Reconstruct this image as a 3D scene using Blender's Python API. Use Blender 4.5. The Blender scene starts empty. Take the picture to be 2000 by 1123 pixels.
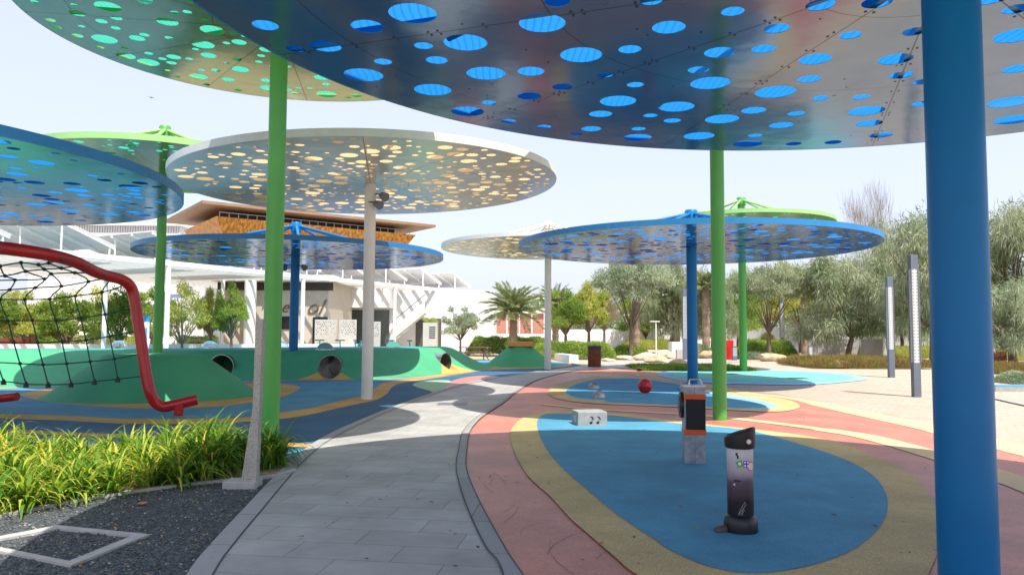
import bpy, bmesh, math, random
import numpy as np
from mathutils import Vector, Matrix
R = math.radians
SC = bpy.context.scene
COL = SC.collection

# ------------------------------------------------------------------ camera, sky, sun, exposure
FPX, PITCH, ROLL, EYE = 1450.0, math.atan(88.5/1450), R(.3), 1.6
cp, sp, cr, sr = math.cos(PITCH), math.sin(PITCH), math.cos(ROLL), math.sin(ROLL)
cam = bpy.data.cameras.new('camera'); camo = bpy.data.objects.new('camera', cam); COL.objects.link(camo)
cam.sensor_width = 36; cam.lens = FPX/2000*36; cam.clip_end = 3000; cam.clip_start = .05
right = Vector((cr, -sr*sp, sr*cp)); up = Vector((-sr, -cr*sp, cr*cp)); fwd = Vector((0, cp, sp))
M = Matrix.Identity(4)
for i in range(3):
    M[i][0] = right[i]; M[i][1] = up[i]; M[i][2] = -fwd[i]
M[2][3] = EYE
camo.matrix_world = M
SC.camera = camo

SUN = Vector((.285, -.49, 1.0)).normalized()
w = bpy.data.worlds.new('World'); SC.world = w; w.use_nodes = True
nt = w.node_tree; bg = nt.nodes['Background']
sky = nt.nodes.new('ShaderNodeTexSky'); sky.sky_type = 'NISHITA'; sky.sun_disc = False
sky.sun_elevation = math.asin(SUN.z); sky.sun_rotation = math.atan2(SUN.x, SUN.y)
sky.air_density = 1.0; sky.dust_density = 3; sky.ozone_density = 1.0; sky.altitude = 0
hz = nt.nodes.new('ShaderNodeMix'); hz.data_type = 'RGBA'; hz.inputs[0].default_value = .80   # thin desert haze whitens the sky
nt.links.new(sky.outputs[0], hz.inputs[6]); hz.inputs[7].default_value = (1.90, 1.96, 2.46, 1)
nt.links.new(hz.outputs[2], bg.inputs[0]); bg.inputs[1].default_value = .15
sl = bpy.data.lights.new('sun', 'SUN'); sl.energy = 2.35; sl.angle = R(.5); sl.color = (1, .95, .87)
so = bpy.data.objects.new('sun', sl); COL.objects.link(so)
so.rotation_euler = (-SUN).to_track_quat('-Z', 'Y').to_euler(); so.location = (20, -30, 60)
SC.view_settings.view_transform = 'Standard'; SC.view_settings.look = 'None'
SC.view_settings.exposure = 1.53; SC.view_settings.gamma = 1

def ray(u, v):
    a, b = u-1000, 561.5-v
    a2, b2 = cr*a-sr*b, sr*a+cr*b
    return Vector((a2, FPX*cp-b2*sp, FPX*sp+b2*cp))
def G(u, v, z=0.0):
    d = ray(u, v); t = (z-EYE)/d.z
    return Vector((d.x*t, d.y*t, z))
def P(u, v, y):
    d = ray(u, v); t = y/d.y
    return Vector((d.x*t, y, EYE+d.z*t))

# ------------------------------------------------------------------ materials
MATS = {}
def mat(name, col, rough=.6, metal=0, var=.12, scale=6, bump=0, bscale=40, col2=None, spec=.5, stain=0):
    if name in MATS: return MATS[name]
    m = bpy.data.materials.new(name); m.use_nodes = True; MATS[name] = m
    n = m.node_tree.nodes; l = m.node_tree.links; b = n['Principled BSDF']
    b.inputs['Roughness'].default_value = rough; b.inputs['Metallic'].default_value = metal
    b.inputs['Specular IOR Level'].default_value = spec
    tc = n.new('ShaderNodeTexCoord'); co = tc.outputs['Object']
    if var > 0 or col2:
        nz = n.new('ShaderNodeTexNoise'); nz.inputs['Scale'].default_value = scale; nz.inputs['Detail'].default_value = 5
        l.new(co, nz.inputs['Vector'])
        cr_ = n.new('ShaderNodeValToRGB'); cr_.color_ramp.elements[0].position = .3; cr_.color_ramp.elements[1].position = .7
        a = [c*(1-var) for c in col]; c2 = col2 if col2 else [min(1, c*(1+var)) for c in col]
        cr_.color_ramp.elements[0].color = (*a, 1); cr_.color_ramp.elements[1].color = (*c2, 1)
        l.new(nz.outputs['Fac'], cr_.inputs[0]); out = cr_.outputs[0]
        if stain:
            n2 = n.new('ShaderNodeTexNoise'); n2.inputs['Scale'].default_value = .9; n2.inputs['Detail'].default_value = 7; n2.inputs['Roughness'].default_value = .65
            l.new(co, n2.inputs['Vector'])
            r2 = n.new('ShaderNodeValToRGB'); r2.color_ramp.elements[0].position = .35; r2.color_ramp.elements[1].position = .68
            r2.color_ramp.elements[0].color = (1-stain, 1-stain, 1-stain*.9, 1); r2.color_ramp.elements[1].color = (1+stain*.4, 1+stain*.4, 1+stain*.45, 1)
            l.new(n2.outputs['Fac'], r2.inputs[0])
            mx = n.new('ShaderNodeMix'); mx.data_type = 'RGBA'; mx.blend_type = 'MULTIPLY'; mx.inputs[0].default_value = 1
            l.new(out, mx.inputs[6]); l.new(r2.outputs[0], mx.inputs[7]); out = mx.outputs[2]
        l.new(out, b.inputs['Base Color'])
    else: b.inputs['Base Color'].default_value = (*col, 1)
    if bump:
        bz = n.new('ShaderNodeTexNoise'); bz.inputs['Scale'].default_value = bscale; bz.inputs['Detail'].default_value = 4
        l.new(co, bz.inputs['Vector']); bp = n.new('ShaderNodeBump'); bp.inputs['Strength'].default_value = bump; bp.inputs['Distance'].default_value = .02
        l.new(bz.outputs['Fac'], bp.inputs['Height']); l.new(bp.outputs[0], b.inputs['Normal'])
    return m

def brickmat(name, c1, c2, cm, bw, bh, rot, mortar=.006, rough=.7, stain=.12):
    m = bpy.data.materials.new(name); m.use_nodes = True; MATS[name] = m
    n = m.node_tree.nodes; l = m.node_tree.links; b = n['Principled BSDF']; b.inputs['Roughness'].default_value = rough
    tc = n.new('ShaderNodeTexCoord'); mp = n.new('ShaderNodeMapping'); mp.inputs['Rotation'].default_value = (0, 0, rot)
    l.new(tc.outputs['Object'], mp.inputs[0])
    br = n.new('ShaderNodeTexBrick'); br.inputs['Scale'].default_value = 1
    br.inputs['Color1'].default_value = (*c1, 1); br.inputs['Color2'].default_value = (*c2, 1); br.inputs['Mortar'].default_value = (*cm, 1)
    br.inputs['Brick Width'].default_value = bw; br.inputs['Row Height'].default_value = bh
    br.inputs['Mortar Size'].default_value = mortar; br.inputs['Mortar Smooth'].default_value = .3
    l.new(mp.outputs[0], br.inputs['Vector'])
    nz = n.new('ShaderNodeTexNoise'); nz.inputs['Scale'].default_value = 1.1; nz.inputs['Detail'].default_value = 8; nz.inputs['Roughness'].default_value = .7
    l.new(tc.outputs['Object'], nz.inputs['Vector'])
    r2 = n.new('ShaderNodeValToRGB'); r2.color_ramp.elements[0].position = .3; r2.color_ramp.elements[1].position = .7
    r2.color_ramp.elements[0].color = (1-stain, 1-stain, 1-stain, 1); r2.color_ramp.elements[1].color = (1+stain*.5, 1+stain*.5, 1+stain*.5, 1)
    l.new(nz.outputs['Fac'], r2.inputs[0])
    mx = n.new('ShaderNodeMix'); mx.data_type = 'RGBA'; mx.blend_type = 'MULTIPLY'; mx.inputs[0].default_value = 1
    l.new(br.outputs['Color'], mx.inputs[6]); l.new(r2.outputs[0], mx.inputs[7]); l.new(mx.outputs[2], b.inputs['Base Color'])
    bp = n.new('ShaderNodeBump'); bp.inputs['Strength'].default_value = .4; bp.inputs['Distance'].default_value = .004; bp.invert = True
    l.new(br.outputs['Fac'], bp.inputs['Height']); l.new(bp.outputs[0], b.inputs['Normal'])
    return m

def sheetmat(name, col, trans):
    m = bpy.data.materials.new(name); m.use_nodes = True
    n = m.node_tree.nodes; l = m.node_tree.links; n.remove(n['Principled BSDF'])
    d = n.new('ShaderNodeBsdfDiffuse'); t = n.new('ShaderNodeBsdfTranslucent'); x = n.new('ShaderNodeMixShader'); x.inputs[0].default_value = .55
    tc = n.new('ShaderNodeTexCoord'); wv = n.new('ShaderNodeTexWave'); wv.inputs['Scale'].default_value = 4.5; wv.inputs['Distortion'].default_value = 2.5; wv.inputs['Detail Scale'].default_value = .6
    l.new(tc.outputs['Object'], wv.inputs['Vector'])
    rp = n.new('ShaderNodeValToRGB'); rp.color_ramp.elements[0].position = .0; rp.color_ramp.elements[1].position = .35
    rp.color_ramp.elements[0].color = (*[c*.72 for c in trans], 1); rp.color_ramp.elements[1].color = (*trans, 1)
    l.new(wv.outputs['Fac'], rp.inputs[0])
    d.inputs[0].default_value = (*col, 1); l.new(rp.outputs[0], t.inputs[0])
    l.new(d.outputs[0], x.inputs[1]); l.new(t.outputs[0], x.inputs[2]); l.new(x.outputs[0], n['Material Output'].inputs[0])
    return m

def metalmat(name, col, rough=.16, wob=.05, under=(.1, .1, .1), share=.3):
    """polished sheet underside: slight oil-canning, radial seams"""
    m = bpy.data.materials.new(name); m.use_nodes = True
    n = m.node_tree.nodes; l = m.node_tree.links; b = n['Principled BSDF']
    b.inputs['Metallic'].default_value = .92
    tc = n.new('ShaderNodeTexCoord'); sx = n.new('ShaderNodeSeparateXYZ'); l.new(tc.outputs['Object'], sx.inputs[0])
    at = n.new('ShaderNodeMath'); at.operation = 'ARCTAN2'; l.new(sx.outputs[1], at.inputs[0]); l.new(sx.outputs[0], at.inputs[1])
    def mth(op, a, bb):
        q = n.new('ShaderNodeMath'); q.operation = op
        for i, v in enumerate((a, bb)):
            if v is None: continue
            if isinstance(v, (int, float)): q.inputs[i].default_value = v
            else: l.new(v, q.inputs[i])
        return q.outputs[0]
    ln = n.new('ShaderNodeVectorMath'); ln.operation = 'LENGTH'; l.new(tc.outputs['Object'], ln.inputs[0]); rr = ln.outputs['Value']
    k = mth('MULTIPLY', at.outputs[0], 12/(2*math.pi)); fr = mth('FRACT', mth('ADD', k, 12.2), None)
    dd = mth('MULTIPLY', mth('ABSOLUTE', mth('SUBTRACT', fr, .5), None), rr)
    dd = mth('MULTIPLY', dd, 2*math.pi/12)
    s1 = mth('LESS_THAN', dd, .0055)
    s2 = mth('LESS_THAN', mth('ABSOLUTE', mth('SUBTRACT', mth('FRACT', mth('DIVIDE', rr, 1.85), None), .5), None), .0022)
    s = mth('MAXIMUM', s1, s2)
    nz = n.new('ShaderNodeTexNoise'); nz.inputs['Scale'].default_value = .9; nz.inputs['Detail'].default_value = 3; l.new(tc.outputs['Object'], nz.inputs['Vector'])
    n2 = n.new('ShaderNodeTexNoise'); n2.inputs['Scale'].default_value = 3; n2.inputs['Detail'].default_value = 8; l.new(tc.outputs['Object'], n2.inputs['Vector'])
    rp = n.new('ShaderNodeValToRGB'); rp.color_ramp.elements[0].position = .3; rp.color_ramp.elements[1].position = .75
    rp.color_ramp.elements[0].color = (*[c*.84 for c in col], 1); rp.color_ramp.elements[1].color = (*col, 1); l.new(n2.outputs['Fac'], rp.inputs[0])
    mx = n.new('ShaderNodeMix'); mx.data_type = 'RGBA'; l.new(s, mx.inputs[0]); l.new(rp.outputs[0], mx.inputs[6]); mx.inputs[7].default_value = (.05, .05, .055, 1)
    l.new(mx.outputs[2], b.inputs['Base Color'])
    rr_ = n.new('ShaderNodeMapRange'); rr_.inputs[3].default_value = rough*.75; rr_.inputs[4].default_value = rough*1.4; l.new(n2.outputs['Fac'], rr_.inputs[0]); l.new(rr_.outputs[0], b.inputs['Roughness'])
    bp = n.new('ShaderNodeBump'); bp.inputs['Strength'].default_value = 1; bp.inputs['Distance'].default_value = wob
    l.new(nz.outputs['Fac'], bp.inputs['Height']); l.new(bp.outputs[0], b.inputs['Normal'])
    df = n.new('ShaderNodeBsdfDiffuse'); ms = n.new('ShaderNodeMixShader'); ms.inputs[0].default_value = share
    m2 = n.new('ShaderNodeMix'); m2.data_type = 'RGBA'; l.new(s, m2.inputs[0]); m2.inputs[6].default_value = (*under, 1); m2.inputs[7].default_value = (.03, .03, .03, 1); l.new(m2.outputs[2], df.inputs[0])
    l.new(b.outputs[0], ms.inputs[1]); l.new(df.outputs[0], ms.inputs[2]); l.new(ms.outputs[0], n['Material Output'].inputs[0])
    return m

def leafmat(name, col, tr=.35):
    m = bpy.data.materials.new(name); m.use_nodes = True; MATS[name] = m
    n = m.node_tree.nodes; l = m.node_tree.links; b = n['Principled BSDF']
    b.inputs['Base Color'].default_value = (*col, 1); b.inputs['Roughness'].default_value = .6; b.inputs['Specular IOR Level'].default_value = .25
    t = n.new('ShaderNodeBsdfTranslucent'); t.inputs[0].default_value = (col[0]*1.2, col[1]*1.3, col[2]*.8, 1)
    x = n.new('ShaderNodeMixShader'); x.inputs[0].default_value = tr
    l.new(b.outputs[0], x.inputs[1]); l.new(t.outputs[0], x.inputs[2]); l.new(x.outputs[0], n['Material Output'].inputs[0])
    return m

# painted things
PBLUE = mat('blue_paint', (.005, .155, .38), .36, var=.05, scale=3, spec=.22)
PGREEN = mat('green_paint', (.075, .33, .05), .38, var=.05, scale=3)
PGREEN2 = mat('pale_green_paint', (.30, .55, .18), .4, var=.05, scale=3)
PWHITE = mat('white_paint', (.72, .70, .64), .4, var=.05, scale=3)
PRED = mat('red_paint', (.46, .012, .010), .25, var=.1, scale=4)
WHITE = mat('white_steel', (.80, .80, .78), .5, var=.05)
GREYM = mat('grey_powdercoat', (.12, .14, .18), .45, var=.08)
LGREY = mat('light_perforated_metal', (.55, .56, .56), .45, var=.08)
STEEL = mat('steel', (.55, .55, .56), .32, .9, var=.15, scale=5)
BLACK = mat('black_plastic', (.012, .012, .014), .38, var=.2)
ORANGE = mat('orange_paint', (.75, .10, .015), .4, var=.08)
CONC = mat('concrete', (.34, .335, .31), .85, var=.14, scale=9, bump=.3, bscale=60, stain=.12)
CONCL = mat('pale_concrete', (.44, .425, .39), .85, var=.1, scale=9, bump=.25, bscale=60, stain=.1)
WALLW = mat('white_render', (.74, .74, .73), .8, var=.04, stain=.06)
WALLB = mat('beige_render', (.55, .50, .42), .8, var=.05, stain=.08)
RUST = mat('weathered_steel', (.17, .045, .022), .75, var=.3, scale=9, bump=.15)
ROCK = mat('sandstone', (.50, .34, .19), .9, var=.3, scale=3, bump=.7, bscale=5, col2=(.64, .50, .33))
ROCK2 = mat('pale_sandstone', (.62, .52, .37), .9, var=.25, scale=3, bump=.7, bscale=5)
BARK = mat('bark', (.17, .12, .085), .9, var=.3, scale=8, bump=.6, bscale=25)
BARK2 = mat('palm_bark', (.26, .19, .13), .9, var=.35, scale=14, bump=.8, bscale=18)
DARK = mat('dark_glass', (.03, .035, .04), .15, var=.1)
# ground
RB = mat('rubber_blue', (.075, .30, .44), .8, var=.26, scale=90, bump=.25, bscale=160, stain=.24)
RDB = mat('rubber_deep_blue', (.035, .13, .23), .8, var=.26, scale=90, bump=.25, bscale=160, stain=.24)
RLB = mat('rubber_light_blue', (.28, .52, .72), .8, var=.12, scale=90, stain=.1)
RT = mat('rubber_tan', (.62, .45, .20), .8, var=.26, scale=90, bump=.25, bscale=160, stain=.24)
RTL = mat('rubber_ochre', (.60, .36, .10), .8, var=.26, scale=90, bump=.25, bscale=160, stain=.24)
RC = mat('rubber_cream', (.66, .50, .27), .8, var=.12, scale=90, stain=.1)
RP = mat('rubber_coral', (.60, .21, .14), .42, var=.16, scale=40, bump=.06, bscale=140, stain=.3)
RG = mat('rubber_green', (.065, .37, .18), .8, var=.12, scale=90, bump=.2, bscale=140, stain=.12)
RTE = mat('rubber_teal', (.035, .33, .24), .8, var=.12, scale=90, stain=.12)
RTQ = mat('rubber_turquoise', (.16, .56, .46), .8, var=.12, scale=90, stain=.1)
RLG = mat('rubber_pale_green', (.36, .55, .30), .8, var=.12, scale=90, stain=.1)
PATHM = brickmat('path_pavers', (.385, .375, .35), (.46, .45, .42), (.23, .225, .21), .78, .39, R(8), .005, .6, .3)
KERBM = brickmat('kerb_stones', (.33, .325, .31), (.37, .365, .35), (.16, .16, .16), .9, .9, R(5), .006, .8, .1)
PAVE = brickmat('beige_pavers', (.43, .35, .265), (.48, .405, .32), (.30, .24, .18), .22, .11, R(-14), .006, .85, .14)
SAND = mat('sand', (.50, .41, .30), .95, var=.15, scale=2, stain=.15)
def gravelmat():
    m = bpy.data.materials.new('dark_gravel'); m.use_nodes = True
    n = m.node_tree.nodes; l = m.node_tree.links; b = n['Principled BSDF']; b.inputs['Roughness'].default_value = .8
    tc = n.new('ShaderNodeTexCoord'); v = n.new('ShaderNodeTexVoronoi'); v.inputs['Scale'].default_value = 55; l.new(tc.outputs['Object'], v.inputs['Vector'])
    rp = n.new('ShaderNodeValToRGB'); e = rp.color_ramp.elements; e[0].color = (.035, .04, .045, 1); e[1].color = (.19, .19, .18, 1); e[0].position = .1
    e2 = e.new(.7); e2.color = (.085, .105, .115, 1)
    sx = n.new('ShaderNodeSeparateColor'); l.new(v.outputs['Color'], sx.inputs[0]); l.new(sx.outputs[0], rp.inputs[0]); l.new(rp.outputs[0], b.inputs['Base Color'])
    bp = n.new('ShaderNodeBump'); bp.inputs['Distance'].default_value = .02; bp.invert = True; l.new(v.outputs['Distance'], bp.inputs['Height']); l.new(bp.outputs[0], b.inputs['Normal'])
    return m
GRAV = gravelmat()
STONE = mat('gravel_stone', (.06, .07, .075), .75, var=.5, scale=25, col2=(.17, .18, .175))
LF = {k: leafmat('leaf_'+k, c, t) for k, c, t in (  # tree leaf colours lightened to stand in for distance haze
    ('ghaf_a', (0.295, 0.330, 0.204), .3), ('ghaf_b', (0.199, 0.256, 0.144), .3), ('ghaf_c', (0.417, 0.445, 0.324), .3),
    ('green_a', (0.209, 0.306, 0.057), .35), ('green_b', (0.137, 0.225, 0.035), .35), ('green_c', (0.321, 0.402, 0.080), .35),
    ('olive_a', (0.291, 0.346, 0.231), .3), ('olive_b', (0.183, 0.236, 0.147), .3), ('olive_c', (0.437, 0.474, 0.356), .3),
    ('yellow_a', (0.403, 0.437, 0.083), .35), ('yellow_b', (0.269, 0.336, 0.067), .35), ('yellow_c', (0.504, 0.455, 0.150), .35),
    ('palm_a', (0.170, 0.232, 0.085), .2), ('palm_b', (0.248, 0.293, 0.123), .2), ('palm_c', (0.340, 0.340, 0.170), .2),
    ('dry_a', (0.260, 0.200, 0.120), .2), ('dry_b', (0.200, 0.170, 0.100), .2), ('dry_c', (0.300, 0.260, 0.170), .2),
    ('strap_a', (0.125, 0.263, 0.027), .4), ('strap_b', (0.069, 0.163, 0.019), .35), ('strap_c', (0.450, 0.500, 0.062), .4), ('strap_d', (0.725, 0.525, 0.075), .35),
    ('rust_a', (0.300, 0.168, 0.060), .3), ('rust_b', (0.192, 0.180, 0.060), .3), ('rust_c', (0.240, 0.264, 0.072), .3))}

# ------------------------------------------------------------------ mesh helpers
class MB:
    def __init__(s): s.v = []; s.f = []; s.m = []
    def add(s, vs, fs, mi=0):
        o = len(s.v); s.v += [tuple(p) for p in vs]; s.f += [tuple(i+o for i in f) for f in fs]; s.m += [mi]*len(fs)
    def box(s, x0, x1, y0, y1, z0, z1, mi=0, M4=None):
        vs = [Vector((x, y, z)) for z in (z0, z1) for y in (y0, y1) for x in (x0, x1)]
        if M4: vs = [M4 @ p for p in vs]
        s.add(vs, [(0, 2, 3, 1), (4, 5, 7, 6), (0, 1, 5, 4), (2, 6, 7, 3), (0, 4, 6, 2), (1, 3, 7, 5)], mi)
    def tube(s, pts, r, n=12, mi=0, cap=True):
        pts = [Vector(p) for p in pts]; k = len(pts)
        if not hasattr(r, '__len__'): r = [r]*k
        t0 = (pts[1]-pts[0]).normalized(); a = t0.orthogonal().normalized(); rings = []
        for i, p in enumerate(pts):
            t = (pts[min(i+1, k-1)]-pts[max(i-1, 0)]).normalized()
            a = (a-t*a.dot(t)).normalized(); b = t.cross(a)
            rings.append([p+(a*math.cos(2*math.pi*j/n)+b*math.sin(2*math.pi*j/n))*r[i] for j in range(n)])
        vs = [q for g in rings for q in g]
        fs = [(i*n+j, i*n+(j+1) % n, (i+1)*n+(j+1) % n, (i+1)*n+j) for i in range(k-1) for j in range(n)]
        if cap: fs += [tuple(reversed(range(n))), tuple((k-1)*n+j for j in range(n))]
        s.add(vs, fs, mi)
    def lathe(s, prof, n=24, c=(0, 0, 0), mi=0, sx=1, sy=1, cap=True):
        c = Vector(c); k = len(prof)
        vs = [c+Vector((r*sx*math.cos(2*math.pi*j/n), r*sy*math.sin(2*math.pi*j/n), z)) for r, z in prof for j in range(n)]
        fs = [(i*n+j, i*n+(j+1) % n, (i+1)*n+(j+1) % n, (i+1)*n+j) for i in range(k-1) for j in range(n)]
        if cap: fs += [tuple(reversed(range(n))), tuple((k-1)*n+j for j in range(n))]
        s.add(vs, fs, mi)
    def prism(s, poly, z0, z1, mi=0):
        n = len(poly); vs = [(x, y, z0) for x, y in poly]+[(x, y, z1) for x, y in poly]
        s.add(vs, [tuple(reversed(range(n))), tuple(range(n, 2*n))]+[(i, (i+1) % n, n+(i+1) % n, n+i) for i in range(n)], mi)
    def build(s, name, m, parent=None, smooth=False, loc=None):
        me = bpy.data.meshes.new(name); me.from_pydata(s.v, [], s.f)
        for q in (m if isinstance(m, (list, tuple)) else [m]): me.materials.append(q)
        me.polygons.foreach_set('material_index', s.m)
        if smooth: me.polygons.foreach_set('use_smooth', [True]*len(s.f))
        me.update()
        return link(name, me, parent, loc, smooth)
def link(name, me, parent=None, loc=None, smooth=False):
    o = bpy.data.objects.new(name, me); COL.objects.link(o)
    if parent: o.parent = parent
    if loc: o.location = loc
    if smooth:
        try: me.set_sharp_from_angle(angle=R(42))
        except Exception: pass
    return o
def tag(o, label=None, cat=None, group=None, kind=None):
    if label: o['label'] = label
    if cat: o['category'] = cat
    if group: o['group'] = group
    if kind: o['kind'] = kind
    return o
def empty(name, loc, label, cat, group=None, rz=0):
    o = bpy.data.objects.new(name, None); COL.objects.link(o); o.location = loc; o.rotation_euler = (0, 0, rz)
    o.empty_display_size = .2
    return tag(o, label, cat, group)
def clone(o, parent=None):
    c = o.copy(); COL.objects.link(c); c.parent = parent
    for ch in list(o.children): clone(ch, c)
    return c
def bevel(o, wd=.01, seg=2):
    m = o.modifiers.new('bevel', 'BEVEL'); m.width = wd; m.segments = seg; m.limit_method = 'ANGLE'; m.angle_limit = R(40); return o

def spline(pts, closed=True, per=8):
    pts = [Vector(p) for p in pts]; n = len(pts); out = []
    rng = range(n if closed else n-1)
    for i in rng:
        if closed: p0, p1, p2, p3 = pts[(i-1) % n], pts[i], pts[(i+1) % n], pts[(i+2) % n]
        else: p0, p1, p2, p3 = pts[max(i-1, 0)], pts[i], pts[i+1], pts[min(i+2, n-1)]
        for k in range(per):
            t = k/per
            out.append(.5*((2*p1)+(p2-p0)*t+(2*p0-5*p1+4*p2-p3)*t*t+(3*p1-p0-3*p2+p3)*t**3))
    if not closed: out.append(pts[-1])
    return out
def filled(name, outline, z, m, kind='structure', parent=None):
    bm = bmesh.new(); vs = [bm.verts.new((p[0], p[1], z)) for p in outline]
    f = bm.faces.new(vs); f.normal_update()
    if f.normal.z < 0: f.normal_flip()
    bmesh.ops.triangulate(bm, faces=[f], ngon_method='EAR_CLIP')
    me = bpy.data.meshes.new(name); bm.to_mesh(me); bm.free(); me.materials.append(m)
    o = link(name, me, parent)
    if not parent: tag(o, kind=kind)
    return o
def pxpoly(pts, closed=True, smooth=True, per=8):
    q = [G(u, v) for u, v in pts]
    return spline(q, closed, per) if smooth else q

def band(name, centre, wd, z, m):
    """ribbon laid on the ground along a centre line; wd number or list"""
    n = len(centre); L = []; Rr = []
    for i, p in enumerate(centre):
        t = (centre[min(i+1, n-1)]-centre[max(i-1, 0)]); t.z = 0; t.normalize(); q = Vector((-t.y, t.x, 0))
        h = (wd[min(int(i/(n-1)*(len(wd)-1)), len(wd)-1)] if hasattr(wd, '__len__') else wd)/2
        L.append((p.x+q.x*h, p.y+q.y*h, z)); Rr.append((p.x-q.x*h, p.y-q.y*h, z))
    mb = MB(); mb.add(L+Rr, [(i+n, i+1+n, i+1, i) for i in range(n-1)])
    return tag(mb.build(name, m), kind='structure')

# ------------------------------------------------------------------ ground
filled('ground', [(-900, -200), (900, -200), (900, 1500), (-900, 1500)], -.03, SAND)
filled('plaza_paving', [(-90, -8), (90, -8), (90, 160), (-90, 160)], 0, PAVE)
# left rubber play floor (deep blue), reaching past the left of the frame
LEFT = [Vector(p) for p in ((-17, 12.5, 0), (-19.5, 20, 0), (-19.8, 28, 0), (-14, 32, 0), (-2, 38, 0))] + \
    [G(u, v) for u, v in ((1090, 707), (1126, 711), (1131, 717), (1060, 727), (985, 738), (905, 756), (850, 771), (770, 801), (690, 836), (640, 864), (600, 894), (572, 905))] + [Vector((-4.5, 9.75, 0)), Vector((-8, 9.6, 0)), Vector((-13, 9.6, 0))]
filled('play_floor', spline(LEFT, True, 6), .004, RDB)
# blue field round the mounds, with its ochre rim
FIELD = [(-200, 803), (0, 808), (125, 812), (250, 818), (387, 818), (470, 816), (547, 806), (600, 799), (650, 787), (700, 775), (722, 769), (736, 757), (752, 747), (812, 739), (900, 727), (960, 719), (1060, 716), (1110, 712), (1080, 706), (940, 702), (600, 700), (0, 706), (-120, 712), (-210, 760)]
RIM = [(-215, 813), (0, 818), (125, 822), (250, 828), (387, 828), (470, 825), (547, 819), (600, 811), (650, 800), (700, 789), (735, 781), (757, 768), (765, 757), (782, 749), (830, 741), (905, 730), (965, 722), (1065, 719), (1116, 713), (1085, 703), (940, 699), (600, 697), (0, 700), (-128, 706), (-228, 760)]
filled('play_floor_rim', pxpoly(RIM), .008, RTL)
filled('play_floor_field', pxpoly(FIELD), .012, RB)
band('play_floor_line', spline([G(u, v) for u, v in ((-230, 840), (-100, 840), (0, 842), (150, 849), (330, 856), (480, 864), (580, 870), (622, 871))], False), .32, .010, RTL)
filled('play_floor_foot', [G(u, v) for u, v in ((-230, 852), (0, 853), (200, 862), (400, 872), (560, 877), (624, 876), (598, 893), (572, 902), (300, 892), (0, 880), (-230, 875))], .009, RB)
# ring of the near mound
filled('mound_ring', pxpoly([(40, 772), (75, 763), (150, 757), (300, 752), (500, 748), (560, 751), (586, 757), (572, 768), (547, 777), (480, 789), (400, 797), (275, 799), (150, 792), (75, 782)]), .016, RTL)
# ring at foot of long mound
band('mound_edge_line', spline([G(u, v) for u, v in ((-120, 764), (-60, 761), (0, 759), (130, 754), (300, 750), (550, 744), (650, 743), (800, 739), (880, 731), (938, 723), (985, 714))], False), .45, .018, RTL)
filled('floor_pale_patch', pxpoly([(806, 753), (820, 746), (860, 743), (880, 745), (868, 756), (866, 771), (835, 763)]), .012, RLG)
# coral floor (right of path) + strip left of the path's far end
CORAL = [(1130, 721), (1200, 722), (1290, 728), (1340, 742), (1440, 760), (1540, 773), (1680, 801), (1820, 830), (2000, 872), (2300, 950), (2600, 1300)]
CORAL = [G(u, v) for u, v in CORAL]+[Vector((9, 1, 0)), Vector((2.2, 1.2, 0)), Vector((.5, 3.2, 0))] + [G(u, v) for u, v in ((1018, 1123), (983, 1069), (941, 992), (916, 936), (910, 908), (912, 880), (920, 841), (947, 812), (985, 787), (1012, 765), (1050, 743), (1095, 730))]
filled('coral_floor', spline(CORAL, True, 6), .004, RP)
filled('coral_patch', pxpoly([(868, 757), (880, 745), (905, 738), (940, 734), (985, 737), (960, 745), (905, 756), (868, 770)]), .008, RP)
band('coral_cream_edge', spline([G(u, v) for u, v in ((1125, 728), (1200, 729), (1285, 733), (1340, 744), (1440, 765), (1540, 777), (1680, 807), (1820, 837), (2000, 880), (2300, 955))], False), [.35, .35, .4, .6, .7, .6], .010, RC)
band('coral_cream_stripe', spline([G(u, v) for u, v in ((1060, 790), (1150, 799), (1340, 810), (1425, 817), (1520, 828), (1610, 840), (1700, 855), (1820, 888), (1935, 925), (2050, 965), (2300, 1080))], False), [.25, .3, .45, .5, .5], .012, RC)
# path
PATHL = [(410, 1123), (455, 1060), (505, 1000), (560, 935), (600, 893), (640, 862), (690, 835), (770, 800), (850, 770), (905, 753), (985, 737), (1060, 725), (1130, 716), (1230, 706), (1420, 700)]
PATHR = [(1470, 706), (1300, 714), (1200, 720), (1130, 723), (1092, 731), (1046, 744), (1006, 766), (978, 788), (936, 813), (905, 842), (895, 880), (890, 908), (893, 936), (910, 992), (945, 1069), (980, 1123)]
L_ = [G(u, v) for u, v in PATHL]; R_ = [G(u, v) for u, v in PATHR]
L0 = [Vector((-1.6, 3.4, 0)), Vector((-1.4, 1.2, 0))]; R0 = [Vector((.1, 3.1, 0)), Vector((1.4, 1.3, 0))]
filled('path', spline(list(reversed(L0))+L_, False, 6)+spline(R_+R0, False, 6), .0165, PATHM)
def offs(line, d, z):
    n = len(line); out = []
    for i, p in enumerate(line):
        t = (line[min(i+1, n-1)]-line[max(i-1, 0)]); t.z = 0; t.normalize()
        out.append(Vector((p.x-t.y*d, p.y+t.x*d, z)))
    return out
ls = spline(list(reversed(L0))+L_[:12], False, 8)
mb = MB(); a = offs(ls, .14, .025); b = offs(ls, -.02, .025); n = len(ls)
mb.add(a+b+[Vector((p.x, p.y, -.02)) for p in a], [(i+n, i+n+1, i+1, i) for i in range(n-1)]+[(i, i+1, i+1+2*n, i+2*n) for i in range(n-1)])
tag(mb.build('path_kerb', KERBM), kind='structure')
b = offs(ls, -.02, .024); c = offs(ls, -.028, .0245); mb = MB(); mb.add(b+c, [(i+n, i+n+1, i+1, i) for i in range(n-1)])
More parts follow.
